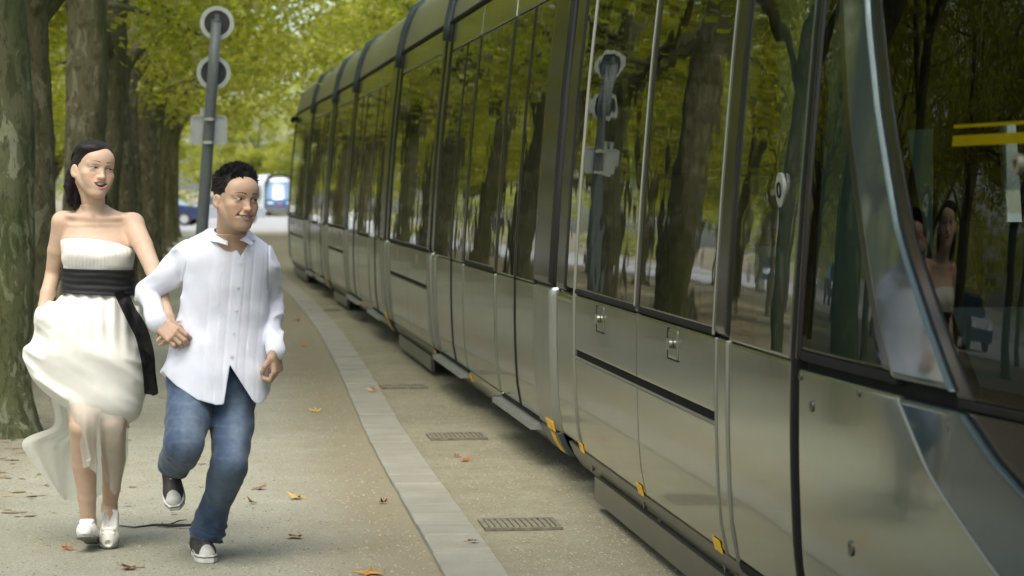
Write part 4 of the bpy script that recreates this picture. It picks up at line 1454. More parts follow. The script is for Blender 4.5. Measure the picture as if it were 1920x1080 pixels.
class Fd:
    def __init__(s, lo, hi, h):
        s.lo = np.array(lo, float)
        s.h = h
        s.n = np.ceil((np.array(hi) - s.lo) / h).astype(int) + 1
        s.D = np.full(s.n, 1.0, np.float32)
        s.ax = [(s.lo[k] + np.arange(s.n[k]) * h).astype(np.float32) for k in range(3)]

    def sub(s, lo, hi):
        a = np.clip(np.floor((np.array(lo) - s.lo) / s.h).astype(int), 0, s.n)
        b = np.clip(np.ceil((np.array(hi) - s.lo) / s.h).astype(int) + 1, 0, s.n)
        sl = tuple(slice(x, y) for x, y in zip(a, b))
        X = s.ax[0][sl[0]][:, None, None]
        Y = s.ax[1][sl[1]][None, :, None]
        Z = s.ax[2][sl[2]][None, None, :]
        return sl, X, Y, Z

    def put(s, lo, hi, fnc, k=0.02, mode='u'):
        sl, X, Y, Z = s.sub(lo, hi)
        S = s.D[sl]
        if S.size == 0:
            return s
        d = fnc(X, Y, Z).astype(np.float32)
        if mode == 'u':
            hh = np.clip(0.5 + 0.5 * (S - d) / k, 0, 1)
            s.D[sl] = S + (d - S) * hh - k * hh * (1 - hh)
        else:   # subtract
            hh = np.clip(0.5 - 0.5 * (S + d) / k, 0, 1)
            s.D[sl] = S + (-d - S) * hh + k * hh * (1 - hh)
        return s

    def cone(s, a, b, ra, rb, k=0.02, mode='u'):
        a, b = np.array(a, float), np.array(b, float)
        m = max(ra, rb) + k + 0.03
        ab = b - a
        L = float(ab @ ab) + 1e-12

        def f(X, Y, Z):
            t = np.clip(((X - a[0]) * ab[0] + (Y - a[1]) * ab[1] + (Z - a[2]) * ab[2]) / L, 0, 1)
            return np.sqrt((X - a[0] - t * ab[0]) ** 2 + (Y - a[1] - t * ab[1]) ** 2 + (Z - a[2] - t * ab[2]) ** 2) - (ra + (rb - ra) * t)
        return s.put(np.minimum(a, b) - m, np.maximum(a, b) + m, f, k, mode)

    def chain(s, pts, rads, k=0.02, ki=0.008):
        P = [np.array(p, float) for p in pts]
        m = max(rads) + k + 0.03

        def f(X, Y, Z):
            D = None
            for a, b, ra, rb in zip(P[:-1], P[1:], rads[:-1], rads[1:]):
                ab = b - a
                L = float(ab @ ab) + 1e-12
                t = np.clip(((X - a[0]) * ab[0] + (Y - a[1]) * ab[1] + (Z - a[2]) * ab[2]) / L, 0, 1)
                d = np.sqrt((X - a[0] - t * ab[0]) ** 2 + (Y - a[1] - t * ab[1]) ** 2 + (Z - a[2] - t * ab[2]) ** 2) - (ra + (rb - ra) * t)
                if D is None:
                    D = d
                else:
                    hh = np.clip(0.5 + 0.5 * (D - d) / ki, 0, 1)
                    D = D + (d - D) * hh - ki * hh * (1 - hh)
            return D
        return s.put(np.min(P, 0) - m, np.max(P, 0) + m, f, k)

    def ell(s, c, r, k=0.02, mode='u', Rm=None):
        c, r = np.array(c, float), np.array(r, float)
        m = max(r) + k + 0.03

        def f(X, Y, Z):
            x, y, z = X - c[0], Y - c[1], Z - c[2]
            if Rm is not None:
                x, y, z = (Rm[0][0] * x + Rm[0][1] * y + Rm[0][2] * z, Rm[1][0] * x + Rm[1][1] * y + Rm[1][2] * z, Rm[2][0] * x + Rm[2][1] * y + Rm[2][2] * z)
            k0 = np.sqrt((x / r[0]) ** 2 + (y / r[1]) ** 2 + (z / r[2]) ** 2)
            k1 = np.sqrt((x / r[0] ** 2) ** 2 + (y / r[1] ** 2) ** 2 + (z / r[2] ** 2) ** 2) + 1e-9
            return k0 * (k0 - 1) / k1
        return s.put(c - m, c + m, f, k, mode)

    def loft(s, sec, k=0.02, rot=0.0, sq=2.0):
        """sections (cx, cy, z, a, b) from top to bottom, ends capped softly"""
        sec = sorted(sec, key=lambda q: q[2])
        z_ = np.array([q[2] for q in sec])
        z = np.linspace(z_[0], z_[-1], 240)
        ker = np.hanning(35)
        ker /= ker.sum()
        tab = []
        for i in (0, 1, 3, 4):
            t = np.interp(z, z_, [q[i] for q in sec])
            tp = np.concatenate([2 * t[0] - t[17:0:-1], t, 2 * t[-1] - t[-2:-19:-1]])
            t2 = np.convolve(tp, ker, 'valid')
            tab.append(np.maximum(t2, 0.004) if i > 2 else t2)
        m = max(max(tab[2]), max(tab[3])) + k + 0.03
        lo = (min(tab[0]) - m, min(tab[1]) - m, z[0] - k - 0.03)
        hi = (max(tab[0]) + m, max(tab[1]) + m, z[-1] + k + 0.03)
        cr, sr = math.cos(rot), math.sin(rot)

        def f(X, Y, Z):
            zz = Z.ravel()
            # smooth interpolation
            cx, cy, a, b = [np.interp(zz, z, t).astype(np.float32)[None, None, :] for t in tab]
            x0, y0 = X - cx, Y - cy
            x, y = cr * x0 + sr * y0, -sr * x0 + cr * y0
            q = (np.abs(x / a) ** sq + np.abs(y / b) ** sq) ** (1.0 / sq)
            d = (q - 1) * np.minimum(a, b)
            e = np.maximum(z[0] - Z, Z - z[-1])
            return np.maximum(d, e + 0 * d)
        return s.put(lo, hi, f, k)

    def cut(s, fnc):
        """keep only where fnc(X,Y,Z) < 0"""
        sl, X, Y, Z = s.sub(s.lo - 1, s.lo + s.n * s.h + 1)
        s.D = np.maximum(s.D, fnc(X, Y, Z).astype(np.float32))
        return s

    def band(s, fnc, w_=0.03):
        idx = np.nonzero(np.abs(s.D) < w_)
        P = np.stack([s.ax[k][idx[k]] for k in range(3)], 1)
        s.D[idx] += fnc(P).astype(np.float32)
        return s

    def mesh(s):
        D = s.D
        ins = D < 0
        nx, ny, nz = D.shape
        c = np.zeros((nx - 1, ny - 1, nz - 1), np.uint8)
        for dx in (0, 1):
            for dy in (0, 1):
                for dz in (0, 1):
                    c += ins[dx:nx - 1 + dx, dy:ny - 1 + dy, dz:nz - 1 + dz]
        act = np.nonzero((c > 0) & (c < 8))
        idm = np.full(c.shape, -1, np.int32)
        idm[act] = np.arange(len(act[0]))
        cor = {}
        for dx in (0, 1):
            for dy in (0, 1):
                for dz in (0, 1):
                    cor[dx, dy, dz] = D[act[0] + dx, act[1] + dy, act[2] + dz]
        acc = np.zeros((len(act[0]), 3))
        cnt = np.zeros(len(act[0]))
        for a in cor:
            for ax in range(3):
                if a[ax] == 0:
                    b = list(a)
                    b[ax] = 1
                    b = tuple(b)
                    va, vb = cor[a], cor[b]
                    m = (va < 0) != (vb < 0)
                    t = np.where(m, va / np.where(m, va - vb, 1), 0)
                    p = np.array(a, float)[None] + 0 * acc
                    p[:, ax] = t
                    acc[m] += p[m]
                    cnt[m] += 1
        V = (np.stack(act, 1) + acc / cnt[:, None]) * s.h + s.lo
        Q = []
        for ax in range(3):
            o = [k for k in range(3) if k != ax]
            sl0 = [slice(None)] * 3
            sl1 = [slice(None)] * 3
            sl0[ax] = slice(0, -1)
            sl1[ax] = slice(1, None)
            A, B = ins[tuple(sl0)], ins[tuple(sl1)]
            e = np.nonzero(A != B)
            E = np.stack(e, 1)
            ok = (E[:, o[0]] > 0) & (E[:, o[1]] > 0) & (E[:, o[0]] < D.shape[o[0]] - 1) & (E[:, o[1]] < D.shape[o[1]] - 1)
            E = E[ok]
            fl = A[tuple(E.T)]
            q = []
            for d0, d1 in ((-1, -1), (0, -1), (0, 0), (-1, 0)):
                I = E.copy()
                I[:, o[0]] += d0
                I[:, o[1]] += d1
                q.append(idm[tuple(I.T)])
            q = np.stack(q, 1)
            if ax == 1:
                fl = ~fl
            q[~fl] = q[~fl][:, ::-1]
            Q.append(q)
        return V, np.concatenate(Q, 0)


def grad_normals(V, Q):
    n = np.zeros_like(V)
    a, b, c, d = (V[Q[:, k]] for k in range(4))
    fnm = np.cross(c - a, d - b)
    for k in range(4):
        np.add.at(n, Q[:, k], fnm)
    return n / (np.linalg.norm(n, axis=1)[:, None] + 1e-12)


def mesh_from(name, V, Q, mat, col=None, relax=0):
    for _ in range(relax):
        acc = np.zeros_like(V)
        cn = np.zeros(len(V))
        for a, b in ((0, 1), (1, 2), (2, 3), (3, 0)):
            np.add.at(acc, Q[:, a], V[Q[:, b]])
            np.add.at(acc, Q[:, b], V[Q[:, a]])
            np.add.at(cn, Q[:, a], 1)
            np.add.at(cn, Q[:, b], 1)
        V = 0.5 * V + 0.5 * acc / np.maximum(cn, 1)[:, None]
    me = bpy.data.meshes.new(name)
    me.vertices.add(len(V))
    me.vertices.foreach_set('co', V.astype(np.float32).reshape(-1))
    k = Q.shape[1]
    me.loops.add(Q.size)
    me.loops.foreach_set('vertex_index', Q.astype(np.int32).reshape(-1))
    me.polygons.add(len(Q))
    me.polygons.foreach_set('loop_start', (np.arange(len(Q)) * k).astype(np.int32))
    me.polygons.foreach_set('loop_total', np.full(len(Q), k, np.int32))
    me.materials.append(MATS[mat])
    if col is not None:
        at = me.attributes.new('Col', 'FLOAT_COLOR', 'POINT')
        at.data.foreach_set('color', np.concatenate([col, np.ones((len(V), 1))], 1).astype(np.float32).reshape(-1))
    me.update()
    me.validate()
    me.shade_smooth()
    return me


def grid_sheet(rows, nu=30, nv=40, ripple=None):
    """cloth sheet through rows of control points"""
    rows = [np.array(r, float) for r in rows]

    def res(P, n):
        # Catmull-Rom resample
        m = len(P)
        t = np.linspace(0, m - 1 - 1e-6, n)
        i = t.astype(int)
        f = (t - i)[:, None]
        p0, p1, p2, p3 = P[np.maximum(i - 1, 0)], P[i], P[np.minimum(i + 1, m - 1)], P[np.minimum(i + 2, m - 1)]
        return 0.5 * (2 * p1 + (p2 - p0) * f + (2 * p0 - 5 * p1 + 4 * p2 - p3) * f ** 2 + (3 * p1 - p0 - 3 * p2 + p3) * f ** 3)
    A = np.stack([res(r, nu) for r in rows], 0)
    G = np.stack([res(A[:, j], nv) for j in range(nu)], 1)
    if ripple is not None:
        u = np.linspace(0, 1, nu)[None, :]
        v = np.linspace(0, 1, nv)[:, None]
        du = np.gradient(G, axis=1)
        dv = np.gradient(G, axis=0)
        nn = np.cross(du, dv)
        nn /= np.linalg.norm(nn, axis=2)[..., None] + 1e-9
        G = G + nn * ripple(u + 0 * v, v + 0 * u)[..., None]
    V = G.reshape(-1, 3)
    i, j = np.meshgrid(np.arange(nv - 1), np.arange(nu - 1), indexing='ij')
    b = (i * nu + j).reshape(-1)
    return V, np.stack([b, b + 1, b + nu + 1, b + nu], 1)


# --- cloth, skin and hair materials
def vcol_mat(name, rough=0.6, noise_amt=0.06, nscale=60, bump=0.0, bscale=400, sss=0.0, spec=0.4, sheen=0.0):
    t = NT(name)
    at = t.node('Attribute', attribute_name='Col').outputs['Color']
    v = t.coord()
    n = t.noise(v, nscale, 4, 0.6)
    k = t.ramp(n, [(0.3, 1 - noise_amt), (0.7, 1 + noise_amt)])
    t.set(Base=t.mix(1.0, at, k, 'MULTIPLY'), Roughness=rough)
    t.bsdf.inputs['Specular IOR Level'].default_value = spec
    if sss:
        t.bsdf.inputs['Subsurface Weight'].default_value = sss
        t.bsdf.inputs['Subsurface Radius'].default_value = (1.0, 0.4, 0.2)
        t.bsdf.inputs['Subsurface Scale'].default_value = 0.006
    if sheen:
        t.bsdf.inputs['Sheen Weight'].default_value = sheen
    if bump:
        t.bump(t.noise(v, bscale, 3, 0.7), bump, 0.002)
    return t


vcol_mat('skin', 0.5, 0.05, 45, 0.12, 500, 0.25, 0.35)
vcol_mat('shirt_cotton', 0.75, 0.03, 25, 0.10, 700, 0.0, 0.2, 0.1)
vcol_mat('denim', 0.85, 0.16, 55, 0.35, 450, 0.0, 0.15, 0.15)
vcol_mat('dress_silk', 0.6, 0.03, 18, 0.05, 300, 0.0, 0.25, 0.25)
vcol_mat('shoe_paint', 0.6, 0.1, 60, 0.1, 300, 0, 0.3)
for nm, cc in (('hair_black', (0.011, 0.009, 0.008)), ('hair_soft', (0.014, 0.010, 0.009))):
    t = NT(nm)
    v = t.coord('Object', (1, 1, 0.3))
    n = t.noise(v, 260, 3, 0.6)
    t.set(Base=t.mix(n, tuple(x * 0.5 for x in cc), tuple(x * 1.6 for x in cc)), Roughness=0.5)
    t.bsdf.inputs['Specular IOR Level'].default_value = 0.25
    t.bump(n, 0.5, 0.003)
t = NT('sash_black')
v = t.coord('Object', (1, 1, 2.5))
n = t.noise(v, 30, 4)
t.set(Base=t.mix(n, (0.006, 0.006, 0.007), (0.014, 0.014, 0.016)), Roughness=0.7)
t.bump(n, 0.4, 0.004)
for nm, cc, op in (('chiffon', (0.82, 0.82, 0.74), 0.58), ('chiffon_train', (0.86, 0.86, 0.76), 0.84), ('sash_chiffon', (0.008, 0.008, 0.009), 0.99)):
    t = NT(nm)
    v = t.coord()
    n = t.noise(v, 14, 3)
    fac = t.node('MapRange', {'Value': n, 'To Min': op - 0.10, 'To Max': min(1.0, op + 0.10)}).outputs[0]
    dif = t.node('BsdfDiffuse', {'Color': (*cc, 1)})
    tr = t.node('BsdfTranslucent', {'Color': (*cc, 1)})
    m1 = t.node('MixShader', {0: 0.5, 1: dif.outputs[0], 2: tr.outputs[0]})
    tp = t.node('BsdfTransparent', {'Color': (1, 1, 1, 1)})
    m2 = t.node('MixShader', {0: fac, 1: tp.outputs[0], 2: m1.outputs[0]})
    t.l.new(m2.outputs[0], t.n['Material Output'].inputs[0])
plain('rubber_white', (0.62, 0.62, 0.56), 0.6, 0, 0.08, 40)
plain('canvas_dark', (0.035, 0.030, 0.028), 0.85, 0, 0.2, 80)
plain('lace_white', (0.50, 0.50, 0.47), 0.8, 0, 0.1, 80)
plain('button_pearl', (0.55, 0.55, 0.52), 0.3, 0, 0.05, 30)
plain('satin_white', (0.70, 0.69, 0.62), 0.5, 0, 0.06, 30)
plain('sole_grey', (0.22, 0.22, 0.20), 0.7, 0, 0.12, 30)


def head_frame(O, yaw, pitch, roll, s):
    """columns: subject-left (image right), forward, up"""
    ez = Matrix.Rotation(yaw, 3, 'Z') @ Matrix.Rotation(pitch, 3, 'X') @ Matrix.Rotation(roll, 3, 'Y')
    M = np.array(ez @ Matrix(((1, 0, 0), (0, -1, 0), (0, 0, 1))))
    def fwd(L):
        L = np.array(L, float)
        z = L[..., 2]
        L[..., 2] = np.where(z > 0, 0.86 * z + 0.10 * 0.02 * (1 - np.exp(-np.maximum(z, 0) / 0.02)), 0.96 * z)
        return L @ (M.T * s) + np.array(O)
    return fwd, (lambda Wd: ((np.asarray(Wd) - np.array(O)) @ M) / s)


def build_head(toW, toL, neck, spec, h=0.0017):
    """face, skull, ears and neck in head space (x subject-left, y forward, z up)"""
    F = Fd((-0.105, -0.135, spec['zmin']), (0.105, 0.135, 0.14), h)
    fw = spec['fw']          # face width factor
    F.ell((0, -0.014, 0.034), (0.0725, 0.094, 0.087), 0.02)
    F.ell((0, 0.022, -0.022), (0.064 * fw, 0.066, 0.085), 0.03)
    F.ell((0, 0.036, -0.082), (0.039 * fw, 0.046, 0.036), 0.025)
    for sgn in (-1, 1):
        F.cone((sgn * 0.052 * fw, -0.002, -0.046), (sgn * 0.017, 0.060, -0.100), 0.018, 0.015, 0.028)      # jaw line
        F.ell((sgn * 0.044 * fw, 0.053, -0.028), (0.022, 0.022, 0.018), 0.022)                              # cheekbone
        F.ell((sgn * 0.036 * fw, 0.056, -0.054), (0.019, 0.020, 0.020), 0.022)                              # cheek
    F.ell((0, 0.070, -0.106), (0.020, 0.017, 0.014), 0.022)                                                   # chin
    F.ell((0, 0.060, 0.045), (0.050, 0.030, 0.040), 0.04)                                                     # forehead
    for sgn in (-1, 1):
        F.cone((sgn * 0.046, 0.066, 0.016), (sgn * 0.014, 0.080, 0.014), 0.007, 0.008, 0.016)                # brow
        F.ell((sgn * 0.0315, 0.0935, -0.003), (0.0185, 0.014, 0.0105), 0.014, 's')                            # socket
        F.ell((sgn * 0.0315, 0.0715, -0.002), (0.0165, 0.0135, 0.0115), 0.004)                                # lidded eyeball
        F.cone((sgn * 0.045, 0.0745, 0.0045), (sgn * 0.018, 0.0815, 0.0045), 0.0030, 0.0030, 0.006)            # upper lid fold
        F.cone((sgn * 0.043, 0.0745, -0.0115), (sgn * 0.020, 0.0800, -0.0105), 0.0030, 0.0030, 0.008)          # lower lid
    F.cone((0, 0.078, 0.010), (0, 0.098, -0.038), 0.0070, 0.0095, 0.012)                                        # nose
    F.ell((0, 0.099, -0.040), (0.0105, 0.0105, 0.0090), 0.008)
    for sgn in (-1, 1):
        F.ell((sgn * 0.0125, 0.089, -0.040), (0.0075, 0.0100, 0.0075), 0.006)
        F.ell((sgn * 0.0060, 0.0965, -0.0505), (0.0030, 0.004, 0.0022), 0.003, 's')
    mw, mu, mo, ms = spec['mouth']     # half width, height, opening, smile lift
    def mc(r):
        return mu + ms * (r / mw) ** 2
    F.ell((0, 0.070, mu), (0.034, 0.022, 0.024), 0.02)                                                          # muzzle
    for up, rr, yy in ((1, 0.0042, 0.0905), (-1, 0.0052, 0.0900)):
        pts = []
        for q in np.linspace(-1, 1, 9):
            r = q * mw
            o = (mo + 0.0035) * (1 - abs(q) ** 2.2)
            pts.append((r, yy - 0.018 * q * q - 0.001, mc(r) + up * o - (0.0015 * math.exp(-(q / 0.15) ** 2) if up > 0 else 0)))
        for i in range(8):
            sc = 1 - 0.45 * abs((i - 3.5) / 4)
            F.cone(pts[i], pts[i + 1], rr * sc, rr * sc, 0.004)
    for i in range(12):                                                                                           # opening
        q = -0.92 + 1.84 * i / 11
        r = q * mw
        o = max(0.0012, mo * (1 - q * q))
        F.ell((r, 0.092 - 0.016 * q * q, mc(r)), (0.0065, 0.0085, o), 0.0015, 's')
    if spec.get('folds'):
        for sgn in (-1, 1):
            F.cone((sgn * 0.018, 0.089, -0.040), (sgn * 0.036, 0.079, -0.068), 0.0032, 0.0026, 0.008, 's')
    # ears
    for sgn in (-1, 1):
        c, s_ = math.cos(0.42), math.sin(0.42)
        Rm = ((c, sgn * s_, 0), (-sgn * s_, c, 0), (0, 0.0, 1))
        F.ell((sgn * 0.0780, -0.014, -0.016), (0.0068, 0.0160, 0.027), 0.007, 'u', Rm)
        F.ell((sgn * 0.0845, -0.009, -0.013), (0.0055, 0.0085, 0.0155), 0.004, 's', Rm)
        F.ell((sgn * 0.0750, -0.006, -0.038), (0.0055, 0.0070, 0.009), 0.006)
    # neck
    a, b = toL(neck[0]), toL(neck[1])
    s = spec['s']
    F.cone(a, b, neck[2] / s, neck[3] / s, 0.028)
    if spec.get('tendon'):
        for sgn in (-1, 1):
            F.cone((sgn * 0.050, -0.02, -0.06), toL(np.array(neck[1]) + np.array([sgn * 0.012, -0.045, -0.005])), 0.010, 0.008, 0.02)
    zc = spec['zmin'] + 0.012
    V, Q = F.mesh()
    # dive under the body surface at the lower end
    nn = grad_normals(V, Q)
    t_ = np.clip((zc + 0.020 - V[:, 2]) / 0.014, 0, 1)
    V = V - nn * (t_ * 0.0015)[:, None]
    # ----- complexion
    x, y, z = V[:, 0], V[:, 1], V[:, 2]
    col = np.tile(np.array(spec['skin']), (len(V), 1))
    fr = y > 0.045

    def blend(mask, c, amt=1.0):
        m = np.clip(mask, 0, 1)[:, None] * amt
        col[:] = col * (1 - m) + np.array(c) * m
    bl = np.exp(-(((np.abs(x) - 0.045) / 0.022) ** 2 + ((z + 0.040) / 0.020) ** 2)) * fr
    blend(bl, np.array(spec['skin']) * np.array([1.06, 0.80, 0.74]), 0.55)
    blend(np.exp(-((x / 0.014) ** 2 + ((z + 0.038) / 0.012) ** 2)) * fr, np.array(spec['skin']) * np.array([1.05, 0.86, 0.8]), 0.5)
    # lids, their shading painted into the skin tone
    ee = ((np.abs(x) - 0.0315) / 0.020) ** 2 + ((z - 0.001) / 0.011) ** 2
    blend((1.3 - ee) * fr, np.array(spec['skin']) * 0.70, 0.6)
    # brows
    ax_ = np.abs(x)
    t_ = np.clip((ax_ - 0.013) / 0.037, 0, 1)
    bz = spec['brow'][0] + 0.006 * np.sin(t_ * 2.4) - 0.004 * t_
    bt = spec['brow'][1] * (1 - 0.6 * t_)
    m = np.clip((bt - np.abs(z - bz)) / 0.0012, 0, 1) * (ax_ > 0.012) * (ax_ < 0.052) * fr
    blend(m, (0.018, 0.013, 0.010), spec['brow'][2])
    # eyes
    for sgn in (-1, 1):
        dx = x - sgn * 0.0315
        zo = -0.0015 + 0.10 * dx * sgn * 0.6
        hh = spec['eye'] * (1 - (dx / 0.0145) ** 2)
        op = np.clip((hh - np.abs(z - zo)) / 0.0007, 0, 1) * (np.abs(dx) < 0.0145) * fr
        blend(op, (0.50, 0.46, 0.42))
        ir = np.clip((0.0062 - np.sqrt((dx - spec['gaze']) ** 2 + (z - zo) ** 2 * 0.5)) / 0.001, 0, 1)
        blend(op * ir, (0.010, 0.007, 0.005))
        lash = np.clip((spec.get('lash', 0.0015) - np.abs(z - zo - np.maximum(hh, -0.001) - 0.0006)) / 0.0008, 0, 1) * (np.abs(dx) < 0.0165) * fr
        blend(lash, (0.015, 0.010, 0.009), 0.95)
    # nostrils
    blend(np.clip(1.25 - (((ax_ - 0.006) / 0.0035) ** 2 + ((z + 0.0495) / 0.0022) ** 2), 0, 1) * fr, (0.16, 0.08, 0.055), 0.55)
    # mouth
    q = x / mw
    cz = mu + ms * q ** 2
    o = mo * np.clip(1 - q ** 2, 0, 1)
    lipt = np.where(z > cz, 0.0046, 0.0095) * np.clip(1 - np.abs(q) ** 2.5, 0, 1)
    lip = np.clip((o + lipt - np.abs(z - cz)) / 0.0012, 0, 1) * (np.abs(q) < 1) * fr
    blend(lip, spec['lip'])
    hole = np.clip((o - 0.0004 - np.abs(z - cz)) / 0.0006, 0, 1) * (np.abs(q) < 0.95) * fr
    blend(hole, (0.035, 0.010, 0.010))
    teeth = hole * np.clip((z - (cz + o * spec['teeth'])) / 0.0008, 0, 1) * (np.abs(q) < 0.82)
    blend(teeth, (0.66, 0.62, 0.55))
    corner = np.exp(-(((ax_ - mw) / 0.004) ** 2 + ((z - mu - ms) / 0.003) ** 2)) * fr
    blend(corner, np.array(spec['skin']) * 0.35, 0.8)
    if 'shave' in spec:
        sv = np.clip(1.2 - (x / 0.045) ** 2 - ((z + 0.085) / 0.032) ** 2, 0, 1) * fr * (1 - lip)
        blend(sv, np.array(spec['skin']) * np.array([0.72, 0.74, 0.78]), spec['shave'])
    return toW(V), Q, col


def hand(Fb, wrist, d, back, side, s=1.0, curl=(50, 60, 45), thumb=(0.5, 0.3), spread=6, wr=0.024, first=None):
    """hand with palm and five jointed fingers; d = pointing, back = back of hand, side = thumb side"""
    d = np.array(d, float)
    d /= np.linalg.norm(d)
    back = np.array(back, float)
    back -= d * (back @ d)
    back /= np.linalg.norm(back)
    side = np.array(side, float)
    side -= d * (side @ d) + back * (side @ back)
    side /= np.linalg.norm(side)
    wrist = np.array(wrist, float)
    L = 0.088 * s
    for q in (-0.9, -0.3, 0.3, 0.9):
        Fb.cone(wrist + side * q * 0.018 * s + d * 0.005, wrist + d * L * (0.97 - 0.05 * abs(q)) + side * q * 0.031 * s, 0.0145 * s, 0.0118 * s, 0.010)
    fl = [0.040, 0.046, 0.043, 0.034]
    for i in range(4):
        q = 0.95 - 0.62 * i
        base = wrist + d * L * (0.95 - 0.04 * abs(i - 1)) + side * q * 0.031 * s
        sp = R(spread) * (1.3 - i)
        dd = d * math.cos(sp) + side * math.sin(sp)
        an = 0.0
        p = base
        r = (0.0096 - 0.0007 * (i == 3)) * s
        for j, (ll, cu) in enumerate(zip((fl[i], fl[i] * 0.62, fl[i] * 0.5), curl)):
            an += R(cu * (1 + 0.08 * (i - 1.5)))
            v = dd * math.cos(an) - back * math.sin(an)
            p2 = p + v * ll * s
            Fb.cone(p, p2, r * (1 - 0.07 * j), r * (0.92 - 0.07 * j), 0.0035)
            p = p2
    tb = wrist + d * 0.028 * s + side * 0.026 * s - back * 0.006
    tdir = d * 0.62 + side * thumb[0] - back * thumb[1]
    tdir /= np.linalg.norm(tdir)
    p2 = tb + tdir * 0.040 * s
    t2 = d * 0.85 + side * (thumb[0] - 0.55) - back * (thumb[1] + 0.15)
    t2 /= np.linalg.norm(t2)
    p3 = p2 + t2 * 0.030 * s
    t3 = t2 - side * 0.25
    t3 /= np.linalg.norm(t3)
    Fb.cone(wrist + side * 0.012 * s + d * 0.012, tb, 0.0145 * s, 0.0140 * s, 0.012)
    Fb.cone(tb, p2, 0.0140 * s, 0.0112 * s, 0.008)
    Fb.cone(p2, p3, 0.0108 * s, 0.0098 * s, 0.003)
    Fb.cone(p3, p3 + t3 * 0.022 * s, 0.0098 * s, 0.0080 * s, 0.003)


def join_parts(parts):
    V, Q, Cc = [], [], []
    b = 0
    for v, q, c in parts:
        V.append(v)
        Q.append(q + b)
        Cc.append(c)
        b += len(v)
    return np.concatenate(V), np.concatenate(Q), np.concatenate(Cc)


def ridged(P, freq, stretch):
    n = vnoise(P * np.array(stretch), freq)
    return 1 - np.sqrt((2 * n - 1) ** 2 + 0.006)


# ================================================================== the man
MY = 9.60


def M_(px, py, dy=0.0):
    return W(px, py, MY + dy)


SK_M = (0.44, 0.292, 0.198)
HO = M_(443, 372, -0.17)
HS = 1.03
toW, toL = head_frame(HO, R(29), R(2), R(4), HS)
neck = (toW((0, -0.022, -0.055)), M_(434, 452, -0.07), 0.058, 0.062)
spec = dict(s=HS, zmin=-0.160, fw=0.94, mouth=(0.0305, -0.071, 0.0062, 0.0080), skin=SK_M, brow=(0.0215, 0.0042, 0.92), eye=0.0042, gaze=0.004,
            lip=(0.30, 0.125, 0.088), teeth=-0.75, folds=True, shave=0.35)
hv, hq, hc = build_head(toW, toL, neck, spec)
# body in the running pose
elb_r, wr_r = M_(279, 550, 0.10), M_(299, 607, -0.07)
elb_l, wr_l = M_(505, 566, 0.10), M_(514, 656, -0.10)
B = Fd(M_(225, 1062, 0) - np.array([0, 0.45, 0.02]), M_(560, 395, 0) + np.array([0, 0.55, 0.02]), 0.0034)
B.cone(neck[0], neck[1], neck[2], neck[3], 0.02)
B.loft([(*M_(429, 443, -0.04)[:2], M_(0, 443)[2], 0.085, 0.064), (*M_(427, 452, -0.04)[:2], M_(0, 452)[2], 0.115, 0.078), (*M_(425, 480, -0.035)[:2], M_(0, 480)[2], 0.150, 0.096), (*M_(424, 540, 0.0)[:2], M_(0, 540)[2], 0.140, 0.095),
        (*M_(418, 620, 0)[:2], M_(0, 620)[2], 0.13, 0.10), (*M_(405, 710, 0.03)[:2], M_(0, 710)[2], 0.15, 0.105)], 0.04)
B.chain([M_(358, 482, 0), elb_r, wr_r], [0.045, 0.034, 0.025], 0.03)
B.chain([M_(487, 494, 0.0), elb_l, wr_l], [0.040, 0.032, 0.024], 0.03)
hip_r, kn_r, an_r = M_(362, 715, 0.03), M_(346, 832, -0.22), M_(326, 874, 0.16)
hip_l, kn_l, an_l = M_(438, 715, 0.05), M_(431, 866, -0.14), M_(383, 1015, 0.17)
B.chain([hip_r, kn_r, an_r], [0.075, 0.055, 0.036], 0.03)
B.chain([hip_l, kn_l, an_l], [0.075, 0.055, 0.036], 0.03)
hand(B, wr_r, M_(330, 631, -0.13) - wr_r, (-0.10, -0.95, 0.25), (0.25, 0.0, 1.0), 1.02, curl=(28, 62, 50), thumb=(0.30, 0.45), spread=3)
hand(B, wr_l, (0.16, 0.06, -1.0), (0.85, -0.45, 0.1), (-0.35, -0.9, 0.0), 1.0, curl=(42, 78, 55), thumb=(0.30, 0.55), spread=3)
zcut = float(toW((0, 0, spec['zmin'] + 0.012))[2])
hx = float(HO[0])
B.cut(lambda X, Y, Z: np.where(np.abs(X - hx) < 0.085, Z - zcut - 0.006, -1.0) + 0 * Y)
bv, bq = B.mesh()
bc = np.tile(np.array(SK_M), (len(bv), 1))
kn = np.clip((vnoise(bv, 60) - 0.4) * 2, 0, 1)[:, None]
bc = bc * (1 - 0.12 * kn)
V, Q, Cc = join_parts([(hv, hq, hc), (bv, bq, bc)])
base = np.array([M_(385, 1055)[0], MY, 0.0])


def person_obj(name, V, Q, Cc, mat, label=None, cat=None, parent=None, relax=0):
    me = mesh_from(name, V - base, Q, mat, Cc, relax)
    o = link(name, me, parent, None if parent else tuple(base))
    if label:
        o['label'] = label
        o['category'] = cat
    return o


man = person_obj('person', V, Q, Cc, 'skin', 'running man in white shirt, blue jeans and dark sneakers, smiling to the right', 'person')

# hair: short, brushed up at the front
H = Fd((-0.115, -0.14, -0.10), (0.115, 0.14, 0.19), 0.0021)
H.ell((0, -0.018, 0.042), (0.0775, 0.0965, 0.0935), 0.02)
def mcut(X, Y, Z):
    ax = np.abs(X)
    front = 0.072 + 1.0 * (Y - 0.080) - 0.5 * np.maximum(0, ax - 0.050) + 0.004 * np.sin(X * 260)
    burn = np.where(Y < 0.030, np.where(Y > 0.008, -0.026, -0.002), 1.0)       # sideburns in front of the ears
    low = np.where(Y > 0.008, np.minimum(front, np.where(ax > 0.060, np.maximum(burn, -0.026), front)), np.where(Y > -0.030, -0.004, -0.070))
    return low - Z


